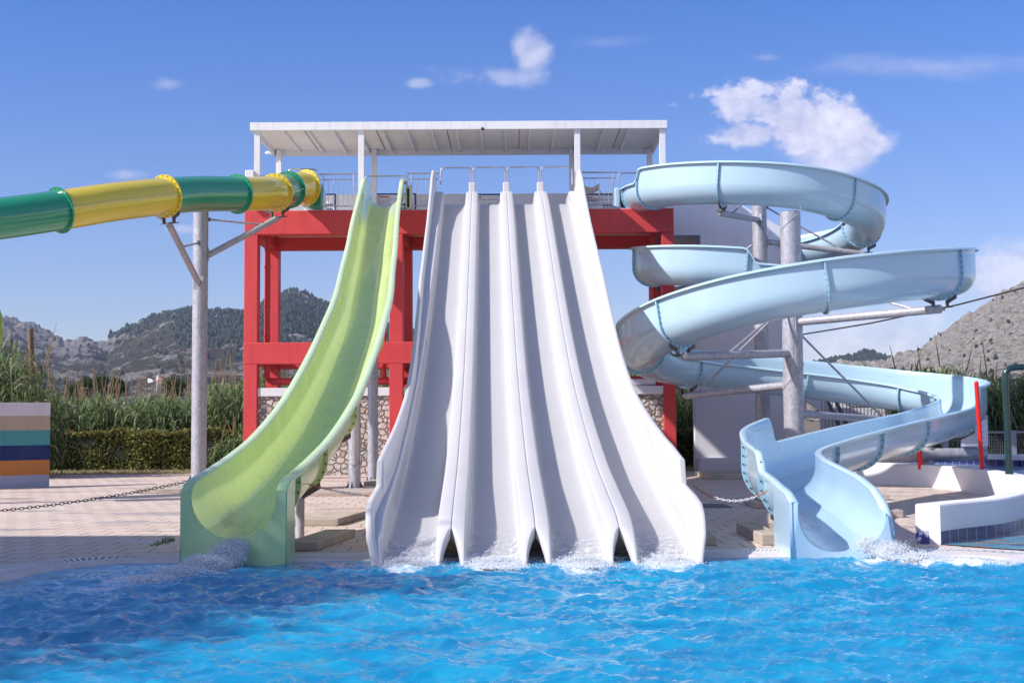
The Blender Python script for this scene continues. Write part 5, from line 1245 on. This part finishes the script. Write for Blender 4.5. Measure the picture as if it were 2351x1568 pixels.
# taller loose shrub growth at the right end of the hedge
o = blades('tall_grass', bed(-9.9, -7.6, 43.2, 44.2, 150, lambda x, y: 0.5+1.5*max(0, (x+10.2)/2.6), 31), M['reed'], leaves=16, seed=32, llen=0.35, plume=0.1)
tag(o, 'loose tall grass growing over the hedge beside the red column', 'grass', kind='stuff')
def lawn_grass():
    n = 14000; r = np.random.default_rng(41); x = -26+44*r.random(n); y = 40.25+3.3*r.random(n); h = 0.03+0.05*r.random(n); a = r.random(n)*6.28
    c = np.stack([x, y, np.zeros(n)], 1); w = np.stack([np.cos(a), np.sin(a), 0*a], 1)*0.02; tp_ = c+np.stack([r.normal(size=n)*0.03, r.normal(size=n)*0.03, h], 1)
    V_ = np.stack([c-w, c+w, tp_], 1).reshape(-1,3); F_ = 3*np.arange(n)[:,None]+np.array([[0,1,2]])
    o = arrmesh('lawn_grass', V_, F_, M['reed'], tintv=np.repeat(0.70+0.25*r.random(n), 3)); tag(o, kind='stuff')
lawn_grass()

# distant trees over the reeds
def tree(label, px, py_top, wpx, d, seed):
    r = np.random.default_rng(seed); top = P(px, py_top, d); W_ = wpx*d/3000; x, z1 = top.x, top.z; zc = z1-W_*0.55
    t = thing('tree', label, 'tree', (x, d, 0), 'trees beyond the reeds')
    m = MB(); m.tube([(x-0.1, d, 0), (x, d, zc*0.5), (x+0.15, d, zc)], [0.28, 0.2, 0.1], 8)
    for k in range(5):
        a = 2*math.pi*k/5; m.tube([(x, d, zc*0.6), (x+math.cos(a)*W_*0.2, d+math.sin(a)*W_*0.2, zc*0.85), (x+math.cos(a)*W_*0.34, d+math.sin(a)*W_*0.34, zc)], [0.1, 0.07, 0.04], 6)
    m.build('trunk', M['wood'], t)
    n = 3200; cl = r.normal(size=(16,3)); cl /= np.linalg.norm(cl, axis=1)[:,None]; cl *= np.array([W_*0.36, W_*0.36, W_*0.42]); ci = r.integers(0, 16, n)
    C0 = np.array([x, d, zc])+cl[ci]+r.normal(size=(n,3))*W_*0.085; a = r.normal(size=(n,3)); a /= np.linalg.norm(a, axis=1)[:,None]; b = np.cross(a, r.normal(size=(n,3))); b /= np.linalg.norm(b, axis=1)[:,None]; s_ = 0.14
    V_ = np.stack([C0-a*s_, C0-b*s_*0.7, C0+a*s_, C0+b*s_*0.7], 1).reshape(-1,3)
    arrmesh('crown', V_, 4*np.arange(n)[:,None]+np.array([[0,1,2,3]]), M['treeleaf'], parent=t, tintv=np.repeat(np.clip(r.random(n)*0.8+0.1*cl[ci,2], 0, 1), 4))
tree('leftmost round green tree over the reeds at left', 168, 882, 34, 190, 51)
tree('green tree over the reeds beside the leftmost tree', 198, 866, 38, 180, 52)
tree('dark green tree left of the windpump, near the middle of the reeds', 232, 862, 42, 175, 53)
tree('dark green tree right of its darker neighbour, left of the windpump', 270, 867, 40, 185, 54)
tree('broad olive green tree between the windpump and the tall grey post', 400, 866, 52, 170, 55)
tree('small green tree seen through the red tower at left', 671, 870, 26, 180, 56)
# windpump
c = P(364, 874, 150); t = thing('windpump', 'small white windpump with a tail vane rising over the reeds', 'windpump', (c.x, 150, 0))
for (dx, dy) in ((-1,-1),(1,-1),(1,1),(-1,1)): m = MB(); m.cyl((c.x+dx*0.8, 150+dy*0.8, 0), (c.x+dx*0.08, 150+dy*0.08, c.z), 0.028, n=6); m.build('leg', M['white_paint'], t)
m = MB()
for z in np.arange(1.0, c.z-0.3, 1.0):
    f = 1-z/c.z; w = 0.9*f+0.08
    for (a, b) in (((-1,-1),(1,-1)),((1,-1),(1,1)),((1,1),(-1,1)),((-1,1),(-1,-1))): m.cyl((c.x+a[0]*w, 150+a[1]*w, z), (c.x+b[0]*w, 150+b[1]*w, z), 0.016, n=5)
m.build('bracing', M['white_paint'], t)
m = MB()
for k in range(18):
    a = 2*math.pi*k/18; dv = Vector((math.cos(a)*0.8, -0.6*math.cos(a), math.sin(a))); s_ = Vector((-math.sin(a)*0.8, 0.5, math.cos(a)))
    p0 = c+dv*0.16; p1 = c+dv*0.62; m.add([p0-s_*0.02, p0+s_*0.02, p1+s_*0.05, p1-s_*0.05], [(0,1,2,3)], 0)
m.build('wheel', M['white_paint'], t)
m = MB(); m.ball(c, 0.16, n=5); m.build('hub', M['bright_red'], t)
m = MB(); m.cyl(c, c+Vector((-0.9,0.3,0)), 0.03, n=5); m.add([c+Vector((-0.75,0.3,-0.15)), c+Vector((-0.75,0.3,0.15)), c+Vector((-1.35,0.4,0.32)), c+Vector((-1.35,0.4,-0.25))], [(0,1,2,3)], 0); m.build('tail', M['white_paint'], t)
# wooden pole and cables
a = P(74, 900, 41.0); m = MB(); m.tube([(a.x+0.0, 41, 0), (a.x+0.02, 41, 2.2), (P(70,755,41).x, 41, P(70,756,41).z)], [0.13, 0.11, 0.085], 12); tag(m.build('wooden_pole', M['wood']), 'weathered wooden pole standing in the reeds behind the striped wall', 'pole')
def cable(p0, p1, sag, r, label):
    m = MB(); m.tube([Vector(p) for p in cpts(p0, p1, sag)], r, 6); return tag(m.build('cable', M['black']), label, 'cable')
cable(P(2420, 643, 60), P(1380, 800, 82), 0.9, 0.045, 'thick black cable rising to the right behind the blue slide')
cable(P(1380, 795, 82), P(300, 742, 110), 1.2, 0.03, 'thin black cable running across behind the red tower')

def shade_tree(label, x, y, z, rad, seed, n=15000):  # unseen trees added so sparse crowns soften the edge of the pool shade
    r = np.random.default_rng(seed); t = thing('tree', label, 'tree', (x, y, 0), 'trees added out of view to shade the pool')
    m = MB(); m.tube([(x-0.2, y, 0), (x, y+0.1, z*0.4), (x+0.1, y, z-rad*0.4)], [0.24, 0.19, 0.1], 10)
    for k in range(7):
        a = 2*math.pi*k/7; m.tube([(x, y, z*0.5), (x+math.cos(a)*rad*0.4, y+math.sin(a)*rad*0.4, z-rad*0.3), (x+math.cos(a)*rad*0.75, y+math.sin(a)*rad*0.75, z+rad*0.1)], [0.09, 0.06, 0.03], 6)
    m.build('trunk', M['wood'], t)
    cl = r.normal(size=(46,3)); cl /= np.linalg.norm(cl, axis=1)[:,None]; cl *= (r.random((46,1))**0.5)*rad*0.82*np.array([1,1,0.75]); ci = r.integers(0, 46, n)
    C0 = np.array([x, y, z])+cl[ci]+r.normal(size=(n,3))*rad*0.15; a = r.normal(size=(n,3)); a /= np.linalg.norm(a, axis=1)[:,None]; b = np.cross(a, r.normal(size=(n,3))); b /= np.linalg.norm(b, axis=1)[:,None]; s_ = 0.085
    V_ = np.stack([C0-a*s_, C0-b*s_*0.6, C0+a*s_, C0+b*s_*0.6], 1).reshape(-1,3)
    arrmesh('crown', V_, 4*np.arange(n)[:,None]+np.array([[0,1,2,3]]), M['treeleaf'], parent=t, tintv=np.repeat(r.random(n)*0.9, 4))
shade_tree('broad leafy tree added out of frame to soften the pool shade, nearest the slides', -11.9, 11.9, 7.0, 2.1, 71, 9500)
shade_tree('broad leafy tree added out of frame to soften the pool shade, middle one', -11.6, 9.0, 7.0, 2.2, 72, 7000)
shade_tree('broad leafy tree added out of frame to soften the pool shade, nearest the viewer', -12.9, 6.3, 7.0, 2.0, 73, 6000)

# ---------------------------------------------------------------- mountains
def fbm(x, y, seed, octv=6, lac=2.05, gain=0.5, ridged=False):
    r = np.random.default_rng(seed); out = np.zeros_like(x); amp = 1.0; fq = 1.0
    for o_ in range(octv):
        G_ = r.random((256,256)); X = x*fq; Y = y*fq; xi = np.floor(X).astype(int); yi = np.floor(Y).astype(int); fx_ = X-xi; fy_ = Y-yi
        fx_ = fx_*fx_*(3-2*fx_); fy_ = fy_*fy_*(3-2*fy_); g_ = lambda a, b: G_[a & 255, b & 255]
        v = (g_(xi,yi)*(1-fx_)+g_(xi+1,yi)*fx_)*(1-fy_)+(g_(xi,yi+1)*(1-fx_)+g_(xi+1,yi+1)*fx_)*fy_
        v = 1-abs(2*v-1) if ridged else v
        out += amp*(v-0.5); amp *= gain; fq *= lac; 
    return out
def mk_mount(name, forest):
    m, nt, N, L, b = newmat(name); co = objco(nt)
    a = nt.nodes.new('ShaderNodeAttribute'); a.attribute_name = 'tint'
    n1_ = tex(nt, 'ShaderNodeTexNoise', 0.035 if name[:8] == 'mountain' else 0.22, co, Detail=14.0, Roughness=0.82).outputs[0]
    n2_ = tex(nt, 'ShaderNodeTexNoise', 0.008, co, Detail=8.0, Roughness=0.6).outputs[0]
    v = tex(nt, 'ShaderNodeTexVoronoi', 0.16, co).outputs['Distance']
    scrub = ramp(nt, n1_, [(0.3,(0.05,0.045,0.035)),(0.55,(0.105,0.088,0.07)),(0.75,(0.17,0.145,0.12))]); scrub = mix(nt, ramp(nt, n2_, [(0.45,(0,0,0)),(0.6,(0.6,)*3)]), scrub, (0.11,0.12,0.05))
    rock = ramp(nt, n1_, [(0.3,(0.13,0.12,0.125)),(0.5,(0.36,0.33,0.32)),(0.7,(0.58,0.54,0.51))] if name[:8] == 'mountain' else [(0.36,(0.15,0.13,0.10)),(0.45,(0.38,0.34,0.29)),(0.52,(0.60,0.55,0.50)),(0.7,(0.78,0.73,0.68))])
    rk = nmath(nt, 'ADD', a.outputs['Fac'], nmath(nt, 'MULTIPLY', nmath(nt, 'SUBTRACT', n1_, 0.5), 2.2))
    c = mix(nt, ramp(nt, rk, [(0.42,(0,0,0)),(0.55,(1,1,1))]), scrub, rock)
    L.new(c, b.inputs['Base Color']); b.inputs['Roughness'].default_value = 1.0; b.inputs['Specular IOR Level'].default_value = 0.0
    L.new(bump(nt, nmath(nt, 'ADD', n1_, nmath(nt, 'MULTIPLY', v, 0.15)), 1.0, 22.0 if name[:8] == 'mountain' else 7.0), b.inputs['Normal']); return m
def mountain(name, sky_pts, d0, dr, d1, px0, px1, seed, nu, nd, rocky, rough=1.0, low=0.0, power=1.0):
    u = np.linspace(px0, px1, nu); d = np.linspace(d0, d1, nd); UU, DD = np.meshgrid(u, d, indexing='ij')
    X = (UU-CX)/FPX*DD; prof = np.interp(UU, *zip(*sky_pts)); HR = 1.65+(960-prof)*dr/3000.0
    f = np.clip((DD-d0)/(dr-d0), 0, 1); sh = f**power; sh = np.where(DD > dr, 1-0.6*(DD-dr)/(d1-dr), sh)
    sc = dr/9.0
    n_ = fbm(X/sc+50, DD/sc+9, seed, 7, ridged=True); n2 = fbm(X/(sc*0.18)+3, DD/(sc*0.18)+7, seed+1, 6, gain=0.58)
    n3 = fbm(X/(sc*0.05)+3, DD/(sc*0.05)+7, seed+2, 5, gain=0.6)
    Z = HR*sh + rough*HR*(0.14*n_*np.sin(np.pi*np.clip(f, 0, 1))) + rough*dr*(0.0050*n2+0.0030*n3)*(0.25+f) - 3.0*(f < 0.01)
    Z = np.maximum(Z, -2.5)
    idx = np.arange(nu*nd).reshape(nu, nd); F_ = np.stack([idx[:-1,:-1], idx[1:,:-1], idx[1:,1:], idx[:-1,1:]], -1).reshape(-1,4)
    t_ = rocky(UU, f, n2, n_)
    o = arrmesh(name, np.stack([X, DD, Z], -1).reshape(-1,3), F_, mk_mount(name+'_surface', 0), tintv=t_.ravel(), smooth=True); tag(o, kind='structure')
    return UU, DD, X, Z, f, n2, n_
left_sky = [(-200,700),(0,722),(30,735),(60,742),(105,762),(160,775),(210,778),(243,792),(262,770),(330,735),(400,710),(440,706),(480,713),(560,712),(610,700),(636,684),(665,667),(690,672),(745,702),(800,722),(880,748),(1000,775),(1200,800),(1400,830),(1560,845),(1700,850)]
def rk1(u, f, n2, n_): return 0.30+0.34*n2+0.24*n_+0.10*(f > 0.8)+0.16*(u < 200)*(f > 0.6)
mt = mountain('mountain', left_sky, 700, 2400, 2900, -250, 1650, 3, 620, 150, rk1, 1.0, power=1.35)
right_sky = [(1850,850),(2000,838),(2040,832),(2100,815),(2160,772),(2200,742),(2260,706),(2300,682),(2350,655),(2450,612),(2600,560)]
def rk2(u, f, n2, n_): return 0.80+0.35*n2+0.2*n_-0.35*(f < 0.22)
m2 = mountain('rocky_hill', right_sky, 420, 1100, 1400, 1850, 2600, 13, 520, 190, rk2, 0.95, power=1.15)
m3 = mountain('far_hill', [(1860,842),(1900,830),(1925,821),(1960,816),(2000,816),(2030,824),(2080,840)], 1700, 2300, 2600, 1840, 2100, 23, 90, 40, lambda u, f, n2, n_: 0.1+0.2*n2, 0.6)
def forest(name, src, sel, n, size, seed, label=None):
    UU, DD, X, Z, f, n2, n_ = src; r = np.random.default_rng(seed); pr = sel(UU, f, n2, n_).ravel(); pr = np.clip(pr, 0, None); pr /= pr.sum()
    k = r.choice(len(pr), n, p=pr); dx = (X[1,0]-X[0,0]); 
    jt = 0.3 if name == 'hill_shrubs' else 1.0; cx_ = X.ravel()[k]+r.normal(size=n)*3*jt; cy_ = DD.ravel()[k]+r.normal(size=n)*5*jt; cz_ = Z.ravel()[k]
    bm = bmesh.new(); bmesh.ops.create_icosphere(bm, subdivisions=1, radius=1); bv = np.array([v.co for v in bm.verts]); bf = np.array([[v.index for v in fc.verts] for fc in bm.faces]); bm.free()
    s_ = size*(0.6+0.8*r.random(n)); jit = 0.75+0.5*r.random((n, len(bv), 1)); V_ = bv[None]*jit*s_[:,None,None]*np.array([0.75,0.75,1.25])+np.stack([cx_, cy_, cz_+s_*(0.35 if name != 'hill_shrubs' else -0.1)], 1)[:,None,:]
    F_ = (bf[None]+len(bv)*np.arange(n)[:,None,None]).reshape(-1,3)
    o = arrmesh(name, V_.reshape(-1,3), F_, mk_leaf(name+'_leaf', [(0,(0.018,0.032,0.020)),(1,(0.04,0.06,0.03))]), tintv=np.repeat(r.random(n), len(bv))); tag(o, label, 'trees' if label else None, kind='stuff')
def sel1(u, f, n2, n_):
    edge_ = np.interp(u, [230,262,330,420,520,620,760,900,1650],[1.05,0.86,0.74,0.60,0.42,0.36,0.30,0.4,0.6])
    return np.where((f > edge_+0.22*n_), 1.0, 0.0)*np.where(f < 1.0, 1, 0)*(n2 < 0.34+0.1*n_)*(0.35+f)*np.where(u < 250, 0.0, 1)
forest('pine_forest', mt, sel1, 34000, 3.6, 61, 'dark pine forest covering the upper slopes of the left mountain')
forest('scattered_pines', mt, lambda u, f, n2, n_: np.where((u < 700) & (f > 0.25) & (n_ > 0.15) & (n2 < 0.0), 1.0, 0.0), 420, 3.4, 62, 'scattered dark pines on the bare slopes of the left mountain')
forest('hill_shrubs', m2, lambda u, f, n2, n_: np.where((f > 0.2) & (f < 0.93) & (u > 2100), 1.0, 0.0)*(n_ > 0), 150, 1.35, 63, 'dark shrubs dotted over the pale rocky hill at right')
forest('far_woods', m3, lambda u, f, n2, n_: np.where((f > 0.35) & (f < 1.0), 1.0, 0.0), 2600, 4.2, 64, 'wooded low hill on the horizon behind the blue slide')
c = P(666, 668, 2385); t = thing('hilltop_chapel', 'tiny white chapel on the peak of the left mountain', 'chapel', c)
m = MB(); m.box(c.x-6, c.x+7, 2380, 2388, c.z-6, c.z+2.2); m.build('wall', M['white_plaster'], t)
m = MB(); m.box(c.x-8, c.x-6.01, 2380, 2388, c.z-6, c.z+0.6); m.build('annex', M['white_plaster'], t)

# ---------------------------------------------------------------- air
m = MB(); m.box(-3400, 3400, -60, 3300, -4, 420); hz = m.build('haze', bpy.data.materials.new('air'))
am = hz.data.materials[0]; am.use_nodes = True; am.node_tree.nodes.clear(); ao = am.node_tree.nodes.new('ShaderNodeOutputMaterial'); av = am.node_tree.nodes.new('ShaderNodeVolumePrincipled')
av.inputs['Density'].default_value = 0.00009; av.inputs['Color'].default_value = (0.62, 0.74, 1.0, 1); av.inputs['Anisotropy'].default_value = 0.0
am.node_tree.links.new(av.outputs[0], ao.inputs['Volume']); tag(hz, kind='stuff')
